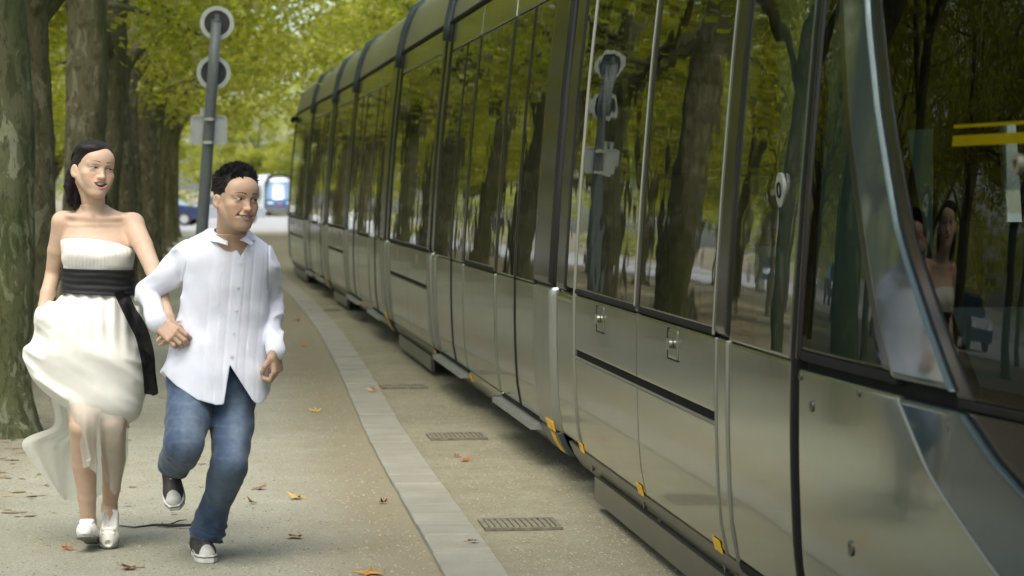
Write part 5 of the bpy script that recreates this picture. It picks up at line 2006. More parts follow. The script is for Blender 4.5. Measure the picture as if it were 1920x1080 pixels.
H.cut(mcut)
H.band(lambda P: (vnoise(P * np.array([1, 1, 0.45]), 200) - 0.5) * 0.0015, 0.012)
for sgn in (-1, 1):
    H.ell((sgn * 0.088, -0.016, -0.026), (0.018, 0.022, 0.030), 0.004, 's')
v_, q_ = H.mesh()
me = mesh_from('hair', toW(v_) - base, q_, 'hair_black')
link('hair', me, man)
rg = random.Random(12)
mb = MB()
for i in range(3400):
    th = rg.uniform(0, 6.283)
    ph = math.acos(rg.uniform(0.0, 1.0)) * 1.08
    dv = np.array([math.sin(ph) * math.cos(th), math.sin(ph) * math.sin(th), math.cos(ph)])
    p = np.array([0, -0.017, 0.042]) + dv * np.array([0.0775, 0.096, 0.0935])
    fl_ = 0.070 + 1.0 * (p[1] - 0.080) - 0.5 * max(0, abs(p[0]) - 0.05)
    if (p[1] > 0.008 and p[2] < fl_ + 0.004) or p[2] < 0.0:
        continue
    up = max(0.0, dv[2])
    cl = mnoise.noise_vector(Vector(p * 55))          # neighbours lean together in tufts
    top = np.array([0.20 + 0.55 * cl[0], 0.25 + 0.6 * cl[1], 1.0 + 0.3 * cl[2]])
    side_ = np.array([0.35 * dv[0] + 0.15 * cl[0], -0.45 + 0.2 * cl[1], -0.55])
    wgt = min(1, max(0, (up - 0.25) / 0.4))
    out = top * wgt + side_ * (1 - wgt) + dv * (0.35 if wgt > 0.5 else 0.22)
    out /= np.linalg.norm(out)
    ll = (0.016 + 0.017 * wgt) * rg.uniform(0.65, 1.2)
    pts = [p - dv * 0.004]
    for k in range(3):
        out = out + np.array([rg.uniform(-.18, .18), rg.uniform(-.18, .18), rg.uniform(-.15, .1)]) + (dv * -0.10)
        out /= np.linalg.norm(out)
        pts.append(pts[-1] + out * ll / 3)
    mb.tube([tuple(toW(q) - base) for q in pts], [0.0021, 0.0019, 0.0014, 0.0004], 4, False)
mb.build('hair_strands', 'hair_black', man, smooth=True)

# shirt
S = Fd(M_(235, 775, 0) - np.array([0, 0.42, 0.0]), M_(560, 425, 0) + np.array([0, 0.5, 0.0]), 0.0036)


def sec(px, py, dy, a, b):
    p = M_(px, py, dy)
    return (p[0], p[1], M_(px, py, 0)[2], a, b)


S.loft([sec(428, 436, -0.04, 0.075, 0.060), sec(427, 446, -0.04, 0.11, 0.075), sec(425, 462, -0.04, 0.158, 0.090), sec(424, 485, -0.03, 0.180, 0.108), sec(424, 540, -0.01, 0.168, 0.122), sec(420, 600, 0.01, 0.176, 0.128),
        sec(413, 650, 0.02, 0.198, 0.145), sec(408, 690, 0.02, 0.218, 0.160), sec(405, 740, 0.02, 0.224, 0.168), sec(405, 772, 0.02, 0.224, 0.17)], 0.03, sq=2.2)
sh_r, sh_l = M_(358, 482, 0.02), M_(490, 490, 0.0)
S.chain([M_(400, 458, 0), sh_r], [0.06, 0.070], 0.03)
S.chain([sh_r, elb_r], [0.066, 0.050], 0.020)
S.chain([elb_r, M_(297, 598, -0.05)], [0.049, 0.034], 0.010)
S.chain([M_(455, 462, -0.02), sh_l], [0.06, 0.066], 0.03)
S.chain([sh_l, elb_l], [0.064, 0.050], 0.020)
S.chain([elb_l, M_(512.5, 645, -0.08)], [0.048, 0.032], 0.010)
# cuffs
cw = wr_r - elb_r
cw /= np.linalg.norm(cw)
S.cone(M_(293, 589, -0.03), M_(298, 602, -0.062), 0.036, 0.038, 0.005)
S.cone(M_(511.5, 632, -0.065), M_(513.5, 656, -0.095), 0.033, 0.035, 0.005)


def shirt_t(P):
    xc = np.interp(-P[:, 2], [-M_(0, 470)[2], -M_(0, 690)[2]], [M_(449, 470)[0], M_(431, 690)[0]])
    return P[:, 0] - xc


armx_r, armx_l = M_(345, 500)[0], M_(503, 500)[0]


def shirt_rel(P):
    d = np.zeros(len(P))
    front = P[:, 1] < MY + 0.0
    t = shirt_t(P)
    body = (P[:, 0] > M_(352, 0)[0]) & (P[:, 0] < M_(500, 0)[0]) & front
    for e in (-0.105, -0.062, -0.026, 0.026, 0.058, 0.100):
        d += body * 0.0009 * np.exp(-((t - e) / 0.0045) ** 2)
    d -= body * 0.0016 * np.clip((0.028 - np.abs(t)) / 0.006, 0, 1)
    z = P[:, 2]
    # drag folds: from the raised arm across the chest, loose folds at the waist
    dirn = np.stack([P[:, 0] * 1.0 + z * 0.55, P[:, 1], z * 0.8 - P[:, 0] * 0.3], 1)
    soft = np.clip((M_(0, 500)[2] - z) / 0.25, 0.12, 1)
    d -= 0.006 * (vnoise(P + 7.3, 17) - 0.5)
    d -= 0.011 * soft * (ridged(dirn, 5.5, (1.4, 1, 0.75)) ** 2 - 0.4) * (0.45 + 0.55 * (np.abs(t) > 0.06))
    sl_ = np.clip((armx_r - P[:, 0]) / 0.04, 0, 1) + np.clip((P[:, 0] - armx_l) / 0.03, 0, 1)
    sl_ = np.clip(sl_, 0, 1)
    d -= 0.020 * sl_ * (ridged(np.stack([P[:, 0] + 0.5 * P[:, 2], P[:, 1], P[:, 2] - 0.4 * P[:, 0]], 1), 10.0, (0.7, 0.7, 1.4)) ** 2 - 0.4)
    # armhole seams
    for q, w_ in ((armx_r + 0.020 * np.sin((z - M_(0, 520)[2]) * 12), 1), (armx_l, 1)):
        d += 0.0035 * np.exp(-((P[:, 0] - q) / 0.004) ** 2) * (z > M_(0, 545)[2])
    return d


S.band(shirt_rel, 0.03)
# neck opening and V
n0 = np.array(neck[1])


def neck_cut(X, Y, Z):
    zt = M_(0, 446)[2]
    c = np.sqrt((X - n0[0]) ** 2 * 1.0 + (Y - n0[1] - 0.0) ** 2 * 1.0)
    hole = np.maximum(c - 0.068, (zt - 0.004 - 0.45 * (n0[1] - Y)) - Z)
    vx = M_(451, 470)[0]
    vz = M_(0, 480)[2]
    vee = np.maximum(np.abs(X - vx) - (Z - vz) * 0.60, Y - (n0[1] - 0.02))
    vee = np.maximum(vee, Z - (zt + 0.02))
    return -np.minimum(hole, vee)


S.cut(neck_cut)
# hem: rounded tails, open below the last button


def hem(X, Y, Z):
    xs = np.array([M_(q, 700)[0] for q in (285, 300, 330, 370, 405, 420, 432, 433, 450, 478, 490, 513, 530)])
    zs_ = np.array([M_(0, q)[2] for q in (680, 693, 722, 748, 758, 757, 700, 700, 725, 757, 758, 730, 715)])
    hz = np.interp(X.ravel(), xs, zs_)[:, None, None]
    hb = np.interp(X.ravel(), xs[[0, 2, 5, 10, 12]], [M_(0, q)[2] for q in (690, 730, 755, 745, 705)])[:, None, None]
    fr = np.clip((MY + 0.02 - Y) / 0.03, 0, 1)
    hh = hz * fr + hb * (1 - fr)
    tail = hh - Z + 0 * X
    # gap between the two front tails
    gx = M_(431, 690)[0]
    z0 = M_(0, 684)[2]
    wv = np.clip((z0 - Z) * 0.62, 0, 0.1)
    left = np.clip((z0 - Z) * 0.16, 0, 1)
    gap = np.maximum(np.maximum((gx - left) - X, X - (gx + wv)), Y - (MY + 0.0))
    gap = np.where(Z < z0, gap, 1.0)
    return np.maximum(tail, -gap)


S.cut(hem)
sv, sq = S.mesh()
tt = shirt_t(sv)
sc = np.tile(np.array((0.62, 0.64, 0.70)), (len(sv), 1))
frn = (sv[:, 1] < MY) & (sv[:, 0] > M_(350, 0)[0]) & (sv[:, 0] < M_(505, 0)[0])
pl = frn & (((tt > -0.105) & (tt < -0.062)) | ((tt > 0.058) & (tt < 0.100)))
sc[pl] *= np.array([1.025, 1.025, 1.02])
pl = frn & (((tt > -0.062) & (tt < -0.026)) | ((tt > 0.026) & (tt < 0.058)))
sc[pl] *= 0.95
person_obj('shirt', sv, sq, sc, 'shirt_cotton', parent=man, relax=1)
bmesh_ = MB().disc((0, 0, 0), 0.0058, (0, 1, 0), 0.003, 12).mesh('button', 'button_pearl')
for bx, by in ((449, 492), (446, 535), (442, 578), (438, 622), (434, 664)):
    q = M_(bx, by)
    near = (np.abs(sv[:, 0] - q[0]) < 0.008) & (np.abs(sv[:, 2] - q[2]) < 0.008)
    if near.any():
        link('button', bmesh_, man, tuple(np.array([q[0], sv[near][:, 1].min() - 0.001, q[2]]) - base))
# collar: two wings and the stand
nb = neck[1]
for sgn in (-1, 1):
    rows_top, rows_low = [], []
    ctr = np.array([n0[0], n0[1] + 0.005, 0])
    for i, a in enumerate(np.linspace(0, 1, 9)):
        ang = math.pi / 2 - sgn * a * R(168)       # from the nape round to the front
        rt_ = 0.068
        top = ctr + np.array([math.cos(ang) * rt_, math.sin(ang) * rt_, M_(0, 421 + 27 * a ** 1.5)[2]])
        spread_ = 0.018 + 0.012 * a
        low = ctr + np.array([math.cos(ang) * (rt_ + spread_), math.sin(ang) * (rt_ + spread_), M_(0, 444 + 12 * a)[2]])
        rows_top.append(top)
        rows_low.append(low)
    tip = np.array(M_(428 if sgn < 0 else 473, 461, -0.155))
    rows_low[-1] = tip
    rows_low[-2] = rows_low[-2] * 0.45 + tip * 0.55 + np.array([sgn * 0.018, 0.004, 0.006])
    v_, q_ = grid_sheet([rows_top, [0.5 * (a_ + b_) + np.array([0, 0, 0.004]) for a_, b_ in zip(rows_top, rows_low)], rows_low], 26, 9)
    o = person_obj('collar', v_, q_, np.tile(np.array((0.66, 0.68, 0.73)), (len(v_), 1)), 'shirt_cotton', parent=man)
    sm = o.modifiers.new('thickness', 'SOLIDIFY')
    sm.thickness = 0.004
    sm.offset = 0

# jeans
J = Fd(M_(285, 1048, 0) - np.array([0, 0.42, 0]), M_(505, 655, 0) + np.array([0, 0.45, 0]), 0.0036)
J.loft([sec(408, 660, 0.03, 0.155, 0.11), sec(403, 690, 0.03, 0.172, 0.118), sec(400, 725, 0.03, 0.180, 0.122), sec(400, 755, 0.03, 0.150, 0.11)], 0.03)
J.chain([M_(357, 718, 0.02), M_(350, 790, -0.10), kn_r, M_(337, 852, -0.02), M_(327, 866, 0.14)], [0.093, 0.087, 0.078, 0.072, 0.068], 0.022)
J.chain([M_(440, 718, 0.04), M_(436, 800, -0.05), kn_l, M_(404, 950, 0.05), M_(383, 1018, 0.17)], [0.090, 0.082, 0.072, 0.066, 0.063], 0.022)


def jean_rel(P):
    n = np.clip((M_(0, 830)[2] - P[:, 2]) / 0.2, 0.25, 1)
    d = -0.018 * n * (ridged(np.stack([P[:, 0] + 0.6 * P[:, 2], P[:, 1], P[:, 2] - 0.7 * P[:, 0]], 1), 7.5, (1.3, 0.8, 0.7)) ** 2 - 0.4)
    d -= 0.010 * (vnoise(P * np.array([1.2, 1, 0.8]), 24) - 0.5)
    # cuff stacking
    c = np.clip((M_(0, 985)[2] - P[:, 2]) / 0.05, 0, 1)
    d -= 0.005 * c * np.sin(P[:, 2] * 170 + P[:, 0] * 60 + 5 * vnoise(P, 12))
    return d


J.band(jean_rel, 0.03)
zc_ = M_(0, 1029)[2]
zx = M_(352, 0)[0]
sd = an_r - kn_r
sd /= np.linalg.norm(sd)
ar = M_(326, 882, 0.165)
J.cut(lambda X, Y, Z: np.where(X > zx - 0.3, zc_ - Z - 0.25 * (X - M_(383, 0)[0]), -1) + 0 * Y)
jv, jq = J.mesh()
nj = grad_normals(jv, jq)
f1 = np.exp(-((jv[:, 0] - M_(352, 0)[0]) / 0.055) ** 2 - ((jv[:, 2] - M_(0, 790)[2]) / 0.16) ** 2)
f2 = np.exp(-((jv[:, 0] - M_(440, 0)[0]) / 0.045) ** 2 - ((jv[:, 2] - M_(0, 810)[2]) / 0.16) ** 2)
f3 = np.exp(-((jv[:, 0] - M_(412, 0)[0]) / 0.05) ** 2 - ((jv[:, 2] - M_(0, 920)[2]) / 0.10) ** 2)
fade = np.clip((0.85 * f1 + 0.85 * f2 + 0.5 * f3) * (nj[:, 1] < 0.1), 0, 1)
whisk = np.clip(ridged(jv, 16, (0.35, 0.6, 1.5)) - 0.72, 0, 1) * 1.6
fade = np.clip(fade + whisk * 0.5 * (jv[:, 2] > M_(0, 900)[2]) + 0.5 * np.clip((M_(0, 1012)[2] - jv[:, 2]) / 0.02, 0, 1) * (vnoise(jv, 60) > 0.5), 0, 1)[:, None]
jc = np.array((0.032, 0.055, 0.100)) * (1 - fade) + np.array((0.128, 0.170, 0.220)) * fade
person_obj('jeans', jv, jq, jc, 'denim', parent=man)


def sneaker(heel, toe, upv, parent, tongue=True):
    """canvas shoe: rubber sole, toe cap, dark upper, laces"""
    heel, toe, upv = np.array(heel, float), np.array(toe, float), np.array(upv, float)
    ax = toe - heel
    L = np.linalg.norm(ax)
    ax /= L
    upv -= ax * (upv @ ax)
    upv /= np.linalg.norm(upv)
    sd_ = np.cross(ax, upv)
    Mx = np.stack([sd_, ax, upv], 1)

    def tw(P):
        return np.asarray(P) @ Mx.T + heel
    def lp(pts):   # local helper
        return pts
    U = Fd((-0.07, -0.05, -0.02), (0.07, L + 0.05, 0.16), 0.003)
    U.chain([(0, 0.035, 0.050), (0, L * 0.4, 0.042), (0.0, L * 0.72, 0.034), (0, L - 0.035, 0.026)], [0.034, 0.036, 0.040, 0.034], 0.03)
    U.cone((0, 0.045, 0.045), (0, 0.060, 0.105), 0.036, 0.038, 0.03)
    U.cone((0, L * 0.70, 0.045), (0, 0.085, 0.092), 0.020, 0.028, 0.03)
    U.cut(lambda X, Y, Z: np.maximum(0.010 - Z, Z - 0.118 - 0.1 * Y) + 0 * X)
    v_, q_ = U.mesh()
    col = np.tile(np.array((0.042, 0.036, 0.034)), (len(v_), 1))
    cap = v_[:, 1] > L - 0.047 + 0.018 * (v_[:, 0] / 0.035) ** 2
    col[cap] = (0.52, 0.52, 0.46)
    sm_ = (v_[:, 2] > 0.045) & (np.abs(v_[:, 0]) < 0.016) & (v_[:, 1] > L * 0.35) & ~cap
    col[sm_] = (0.06, 0.052, 0.05)
    sh = person_obj('sneaker', tw(v_), q_, col, 'shoe_paint', parent=parent)
    So = Fd((-0.07, -0.05, -0.02), (0.07, L + 0.05, 0.06), 0.003)

    def sole(X, Y, Z):
        t_ = np.clip(Y / L, 0, 1)
        hw = np.interp(t_.ravel(), [0, 0.15, 0.4, 0.72, 0.9, 1], [0.026, 0.036, 0.035, 0.046, 0.040, 0.022])[None, :, None]
        d1 = np.abs(X) - hw
        d2 = np.maximum(-Y - 0.002, Y - L - 0.002)
        d3 = np.abs(Z - 0.015) - 0.015
        return np.maximum(np.maximum(d1, d2), d3)
    So.put((-0.07, -0.05, -0.02), (0.07, L + 0.05, 0.06), sole, 0.004)
    v2, q2 = So.mesh()
    c2 = np.tile(np.array((0.58, 0.58, 0.52)), (len(v2), 1))
    c2[(np.abs(v2[:, 2] - 0.022) < 0.0028)] = (0.10, 0.09, 0.085)
    person_obj('sole', tw(v2), q2, c2, 'shoe_paint', parent=parent, relax=1)
    mb = MB()
    for i in range(5):
        y_ = L * 0.40 + i * 0.021
        z_ = 0.098 - 0.082 * (y_ - 0.085) / (L * 0.72 - 0.085) * 0.55
        z_ += 0.012
        pts = [(-0.027, y_, z_ - 0.018), (-0.013, y_ + 0.004, z_ - 0.001), (0.0, y_ + 0.006, z_ + 0.004), (0.013, y_ + 0.004, z_ - 0.001), (0.027, y_, z_ - 0.018)]
        mb.tube([tuple(tw(p) - base) for p in pts], [0.0042] * 5, 6)
    mb.build('laces', 'lace_white', parent)


sneaker((M_(372, 1046, 0.27)[0], MY + 0.245, 0.001), (M_(391, 1050, 0)[0], MY - 0.015, 0.001), (0, 0, 1), man)
sneaker(M_(322, 872, 0.27), M_(329, 957, 0.10), (0.0, -1.0, -0.25), man)

# ================================================================== the woman
WY = 10.06


def N_(px, py, dy=0.0):
    return W(px, py, WY + dy)


SK_W = (0.53, 0.37, 0.258)
HO = N_(176, 317, -0.03)
HS = 1.03
toW, toL = head_frame(HO, R(25), R(-2), R(7), HS)
neck = (toW((0, -0.018, -0.055)), N_(177, 408, 0.01), 0.047, 0.050)
spec = dict(s=HS, zmin=-0.168, fw=0.97, mouth=(0.0265, -0.069, 0.0115, 0.0060), skin=SK_W, brow=(0.0235, 0.0030, 0.95), eye=0.0030, gaze=0.004, lash=0.0022,
            lip=(0.52, 0.225, 0.185), teeth=-0.15, tendon=True)
hv, hq, hc = build_head(toW, toL, neck, spec)
base = np.array([N_(175, 1015)[0], WY, 0.0])
B = Fd(N_(40, 1022, 0) - np.array([0, 0.62, 0.01]), N_(350, 385, 0) + np.array([0, 0.42, 0.01]), 0.0036)
B.cone(neck[0], neck[1], neck[2], neck[3], 0.02)


def secw(px, py, dy, a, b):
    p = N_(px, py, dy)
    return (p[0], p[1], N_(px, py, 0)[2], a, b)


tor = [secw(181, 426, 0.01, 0.112, 0.062), secw(182, 436, 0.005, 0.132, 0.078), secw(182, 444, 0.0, 0.142, 0.088), secw(183, 452, -0.01, 0.146, 0.094), secw(184, 478, -0.02, 0.141, 0.108),
       secw(184, 507, -0.01, 0.133, 0.098), secw(184, 530, 0, 0.128, 0.092), secw(184, 556, 0, 0.132, 0.095), secw(186, 600, 0.01, 0.155, 0.115), secw(188, 660, 0.02, 0.165, 0.12), secw(188, 700, 0.02, 0.14, 0.11)]
B.loft(tor, 0.03, sq=2.15)
B.ell(N_(181, 428, 0.010), (0.126, 0.066, 0.060), 0.045)
for sgn in (-1, 1):
    B.cone(toW((sgn * 0.050, -0.02, -0.06)), np.array(neck[1]) + np.array([sgn * 0.012, -0.045, -0.005]), 0.010 * HS, 0.008 * HS, 0.02)
shr, shl = N_(118, 416, 0.02), N_(249, 420, 0.0)
B.chain([N_(166, 398, 0.03), N_(142, 409, 0.025), shr], [0.026, 0.028, 0.038], 0.04)
B.chain([N_(192, 398, 0.03), N_(222, 411, 0.02), shl], [0.026, 0.028, 0.040], 0.04)
# collar bones
for a, b in ((N_(171, 409, -0.062), N_(128, 404, -0.035)), (N_(190, 410, -0.065), N_(240, 407, -0.045))):
    B.cone(a + np.array([0, 0.013, 0]), b + np.array([0, 0.011, 0]), 0.0075, 0.008, 0.03)
el1, w1 = N_(100, 515, 0.08), N_(78, 588, -0.02)
el2, w2 = N_(287, 505, -0.20), N_(315, 592, -0.46)
B.chain([shr, N_(107, 470, 0.05), el1, N_(90, 550, 0.03), w1], [0.043, 0.039, 0.033, 0.031, 0.022], 0.025)
B.chain([shl, N_(268, 460, -0.10), el2, N_(300, 548, -0.32), w2], [0.045, 0.040, 0.034, 0.032, 0.022], 0.025)
hand(B, w1, (-0.12, -0.25, -1.0), (-0.9, -0.3, 0.1), (0.2, -0.95, 0.0), 0.88, curl=(35, 60, 40), thumb=(0.3, 0.5))
hand(B, w2, N_(327, 668, -0.64) - w2, (0.55, -0.80, 0.1), (-0.8, -0.4, 0.0), 0.9, curl=(22, 45, 35), thumb=(0.25, 0.5), spread=2)
# legs
kn1, cf1, a1 = N_(155, 800, -0.16), N_(158, 868, -0.07), N_(166, 982, 0.02)
kn2, cf2, a2 = N_(213, 795, -0.10), N_(213, 860, 0.03), N_(205, 952, 0.16)
B.chain([N_(162, 680, 0.0), kn1, cf1, N_(163, 930, -0.02), a1], [0.078, 0.053, 0.052, 0.038, 0.030], 0.03)
B.chain([N_(212, 680, 0.02), kn2, cf2, N_(209, 915, 0.10), a2], [0.078, 0.051, 0.049, 0.037, 0.030], 0.03)
t1 = N_(158, 1001, -0.12)
B.chain([a1, N_(167, 1004, 0.06)], [0.031, 0.028], 0.02)
B.chain([N_(166, 999, 0.0), N_(161, 1000, -0.07), t1], [0.030, 0.026, 0.016], 0.02)
B.chain([a2, N_(206, 975, 0.10), N_(202, 998, 0.02), N_(199, 1007, -0.01)], [0.031, 0.030, 0.026, 0.016], 0.02)
zcut = float(toW((0, 0, spec['zmin'] + 0.012))[2])
hx = float(HO[0])
B.cut(lambda X, Y, Z: np.where(np.abs(X - hx) < 0.075, Z - zcut - 0.006, -1.0) + 0 * Y)
bv, bq = B.mesh()
bc = np.tile(np.array(SK_W), (len(bv), 1)) * (0.93 + 0.10 * vnoise(bv, 22))[:, None]
V, Q, Cc = join_parts([(hv, hq, hc), (bv, bq, bc)])
woman = person_obj('person', V, Q, Cc, 'skin', 'laughing woman in strapless cream dress with black sash, running hand in hand', 'person')

# hair: swept back from the brow, falling behind the neck
H = Fd((-0.12, -0.17, -0.22), (0.12, 0.14, 0.16), 0.0023)
H.ell((0, -0.018, 0.040), (0.0785, 0.0995, 0.092), 0.02)
H.ell((-0.03, 0.02, 0.085), (0.055, 0.06, 0.034), 0.03)
H.ell((0, -0.045, -0.02), (0.071, 0.070, 0.075), 0.03)
H.ell((-0.010, -0.090, 0.050), (0.050, 0.040, 0.045), 0.03)
for x0, x1, zz in ((-0.062, -0.060, -0.155), (-0.035, -0.042, -0.17), (0.0, 0.005, -0.175), (0.035, 0.048, -0.165), (0.060, 0.068, -0.14), (-0.070, -0.074, -0.12), (0.068, 0.078, -0.11)):
    H.chain([(x0, -0.055, -0.02), (x0 * 1.05, -0.068, -0.08), (x1, -0.060, zz)], [0.022, 0.018, 0.007], 0.012)


def wcut(X, Y, Z):
    line = 0.066 + 1.05 * (Y - 0.085) - 0.28 * np.maximum(0, -X - 0.01) - 0.55 * np.maximum(0, X - 0.02)
    front = np.where(Y > 0.004, line - Z, -1.0)
    side = np.where((Y <= 0.004) & (Y > -0.022), -0.012 - Z, -1.0)
    return np.maximum(front, side)


H.cut(wcut)
H.band(lambda P: (np.sin((P[:, 0] * 0.6 + P[:, 2] * 0.75 - P[:, 1] * 0.3) * 380 + 9 * vnoise(P, 22)) * 0.0004 + (vnoise(P * np.array([1, 0.3, 1]), 170) - 0.5) * 0.0008), 0.012)
for sgn in (-1, 1):
    H.ell((sgn * 0.090, -0.006, -0.014), (0.020, 0.024, 0.034), 0.004, 's')
v_, q_ = H.mesh()
link('hair', mesh_from('hair', toW(v_) - base, q_, 'hair_soft'), woman)
mb = MB()
rg = random.Random(31)
for i in range(900):          # combed back over the skull
    q = rg.uniform(-1, 1)
    a0 = rg.uniform(28, 60) if abs(q) < 0.75 else rg.uniform(50, 80)
    a1 = rg.uniform(150, 205)
    pts = []
    j1, j2 = rg.uniform(-0.05, 0.05), rg.uniform(0.985, 1.012)
    for k in range(9):
        a = R(a0 + (a1 - a0) * k / 8)
        xx = (q + j1 * k / 8 - 0.12 * math.sin(k / 8 * 3.1)) * (1 - 0.18 * k / 8)
        xx = max(-0.97, min(0.97, xx))
        rr = math.sqrt(1 - xx * xx)
        pts.append((xx * 0.0815 * j2, -0.018 + math.cos(a) * 0.103 * rr * j2, 0.040 + math.sin(a) * 0.096 * rr * j2))
    lim = 0.066 + 1.05 * (pts[0][1] - 0.085) - 0.28 * max(0, -pts[0][0] - 0.01) - 0.55 * max(0, pts[0][0] - 0.02)
    pts = [p for p in pts if not (p[1] > 0.004 and p[2] < lim + 0.002) and p[2] > -0.015]
    if len(pts) < 3:
        continue
    n = len(pts)
    mb.tube([tuple(toW(p) - base) for p in pts], [0.0005] + [0.0017] * (n - 2) + [0.0006], 4, False)
for i in range(420):          # falling behind the neck
    x0 = rg.uniform(-0.078, 0.076)
    y0 = -0.035 - 0.055 * math.sqrt(max(0, 1 - (x0 / 0.082) ** 2)) * rg.uniform(0.6, 1.25)
    pts = [(x0 * 0.95, y0, rg.uniform(0.0, 0.03))]
    L_ = rg.uniform(0.14, 0.20) - 0.5 * max(0, abs(x0) - 0.05)
    w0 = rg.uniform(-0.010, 0.012)
    for k in range(6):
        pts.append((x0 * (1 + 0.02 * k) + w0 * (k / 6) ** 2 + 0.003 * math.sin(k * 1.7 + i), y0 + 0.004 * k * rg.uniform(0.2, 1.0), pts[-1][2] - L_ / 6))
    mb.tube([tuple(toW(p) - base) for p in pts], [0.0018, 0.0018, 0.0018, 0.0016, 0.0014, 0.001, 0.0004], 4, False)
mb.build('hair_strands', 'hair_soft', woman, smooth=True)

# bodice
S = Fd(N_(95, 575, 0) - np.array([0, 0.2, 0]), N_(275, 430, 0) + np.array([0, 0.2, 0]), 0.003)
S.loft([(a, b, c, d + 0.008, e + 0.008) for a, b, c, d, e in tor[1:9]], 0.02, sq=2.15)
S.ell(N_(155, 474, -0.085), (0.056, 0.042, 0.044), 0.04)
S.ell(N_(214, 478, -0.085), (0.056, 0.042, 0.044), 0.04)


def bod_rel(P):
    return -0.0006 * np.sin(P[:, 0] * 420 + 4 * vnoise(P, 8)) * (P[:, 1] < WY) + 0.004 * (vnoise(P * np.array([1, 1, 2.5]), 14) - 0.5)


S.band(bod_rel, 0.02)


def bcut(X, Y, Z):
    xs = [N_(q, 0)[0] for q in (105, 118, 150, 185, 220, 250, 262)]
    zs_ = [N_(0, q)[2] for q in (452, 448, 446, 449, 456, 468, 474)]
    zt = np.interp(X.ravel(), xs, zs_)[:, None, None]
    return np.maximum(Z - zt, N_(0, 514)[2] - Z) + 0 * Y


S.cut(bcut)
v_, q_ = S.mesh()
person_obj('bodice', v_, q_, np.tile(np.array((0.72, 0.71, 0.63)), (len(v_), 1)), 'dress_silk', parent=woman)
# sash
S = Fd(N_(95, 585, 0) - np.array([0, 0.22, 0]), N_(275, 480, 0) + np.array([0, 0.22, 0]), 0.003)
S.loft([(a, b, c, d + 0.020, e + 0.026) for a, b, c, d, e in tor[3:9]], 0.02, sq=2.15)
S.band(lambda P: 0.0014 * np.sin((P[:, 2] + 0.05 * P[:, 0]) * 260 + 9 * vnoise(P, 9)) + 0.004 * (vnoise(P * np.array([0.5, 0.5, 2.2]), 22) - 0.5), 0.02)
S.cut(lambda X, Y, Z: np.maximum(Z - (N_(0, 504)[2] - 0.03 * (X - base[0])), (N_(0, 551)[2] - 0.05 * (X - base[0])) - Z) + 0 * Y)
v_, q_ = S.mesh()
link('sash', mesh_from('sash', v_ - base, q_, 'sash_black'), woman)
# skirt bubble
S = Fd(N_(40, 805, 0) - np.array([0, 0.36, 0]), N_(295, 540, 0) + np.array([0, 0.40, 0]), 0.0038)
S.loft([secw(184, 545, 0, 0.124, 0.092), secw(183, 556, 0, 0.140, 0.108), secw(168, 575, 0, 0.195, 0.140), secw(164, 600, 0, 0.212, 0.165), secw(163, 630, 0.01, 0.224, 0.185), secw(162, 655, 0.01, 0.240, 0.20),
        secw(166, 685, 0.01, 0.240, 0.20), secw(173, 710, 0.01, 0.228, 0.195), secw(182, 735, 0.0, 0.200, 0.18), secw(192, 755, -0.01, 0.168, 0.155), secw(203, 772, -0.02, 0.125, 0.12), secw(214, 786, -0.03, 0.075, 0.08), secw(220, 793, -0.03, 0.03, 0.03)], 0.05, sq=2.3)
S.ell(N_(95, 590, -0.06), (0.052, 0.07, 0.045), 0.04)


def skirt_rel(P):
    z = P[:, 2]
    x = P[:, 0] - base[0]
    t_ = np.clip((N_(0, 555)[2] - z) / 0.25, 0, 1)
    # vertical gathers below the sash fading into swept diagonal folds
    g1 = -0.007 * (1 - t_) * np.sin(x * 120 + 5 * vnoise(P, 5))
    dg = np.stack([x * 0.55 + z * 0.85, P[:, 1] * 0.6, x * 0.85 - z * 0.55], 1)
    g2 = -0.034 * t_ * (ridged(dg, 5.5, (1.7, 0.8, 0.35)) - 0.5)
    g3 = -0.015 * t_ * (ridged(dg + 3.1, 13.0, (1.5, 1.0, 0.35)) - 0.5)
    return g1 + g2 + g3


S.band(skirt_rel, 0.045)
v_, q_ = S.mesh()
skc = np.tile(np.array((0.72, 0.71, 0.63)), (len(v_), 1))
person_obj('skirt', v_, q_, skc, 'dress_silk', parent=woman, relax=1)


def cloth(name, rows, mat, nu=40, nv=40, ripple=None, col=None, thick=0.0):
    rows = [[N_(*p) for p in r] for r in rows]
    v_, q_ = grid_sheet(rows, nu, nv, ripple)
    me = mesh_from(name, v_ - base, q_, mat, col)
    o = link(name, me, woman)
    return o


# sheer front panel falling over the leading shin
cloth('sheer_panel', [[(108, 735, -0.06), (128, 742, -0.16), (150, 752, -0.20), (172, 762, -0.22), (190, 765, -0.22)],
                      [(122, 765, -0.08), (138, 775, -0.20), (156, 785, -0.235), (172, 790, -0.23), (188, 790, -0.20)],
                      [(133, 805, -0.10), (147, 815, -0.19), (160, 822, -0.22), (172, 826, -0.20), (184, 824, -0.17)],
                      [(150, 852, -0.12), (160, 858, -0.17), (168, 858, -0.20), (176, 858, -0.17), (183, 856, -0.14)],
                      [(156, 876, -0.12), (163, 876, -0.17), (166, 866, -0.21), (175, 884, -0.17), (183, 888, -0.13)]], 'chiffon', 46, 46,
      lambda u, v: 0.010 * v * np.sin(u * 19 + 2 * v))
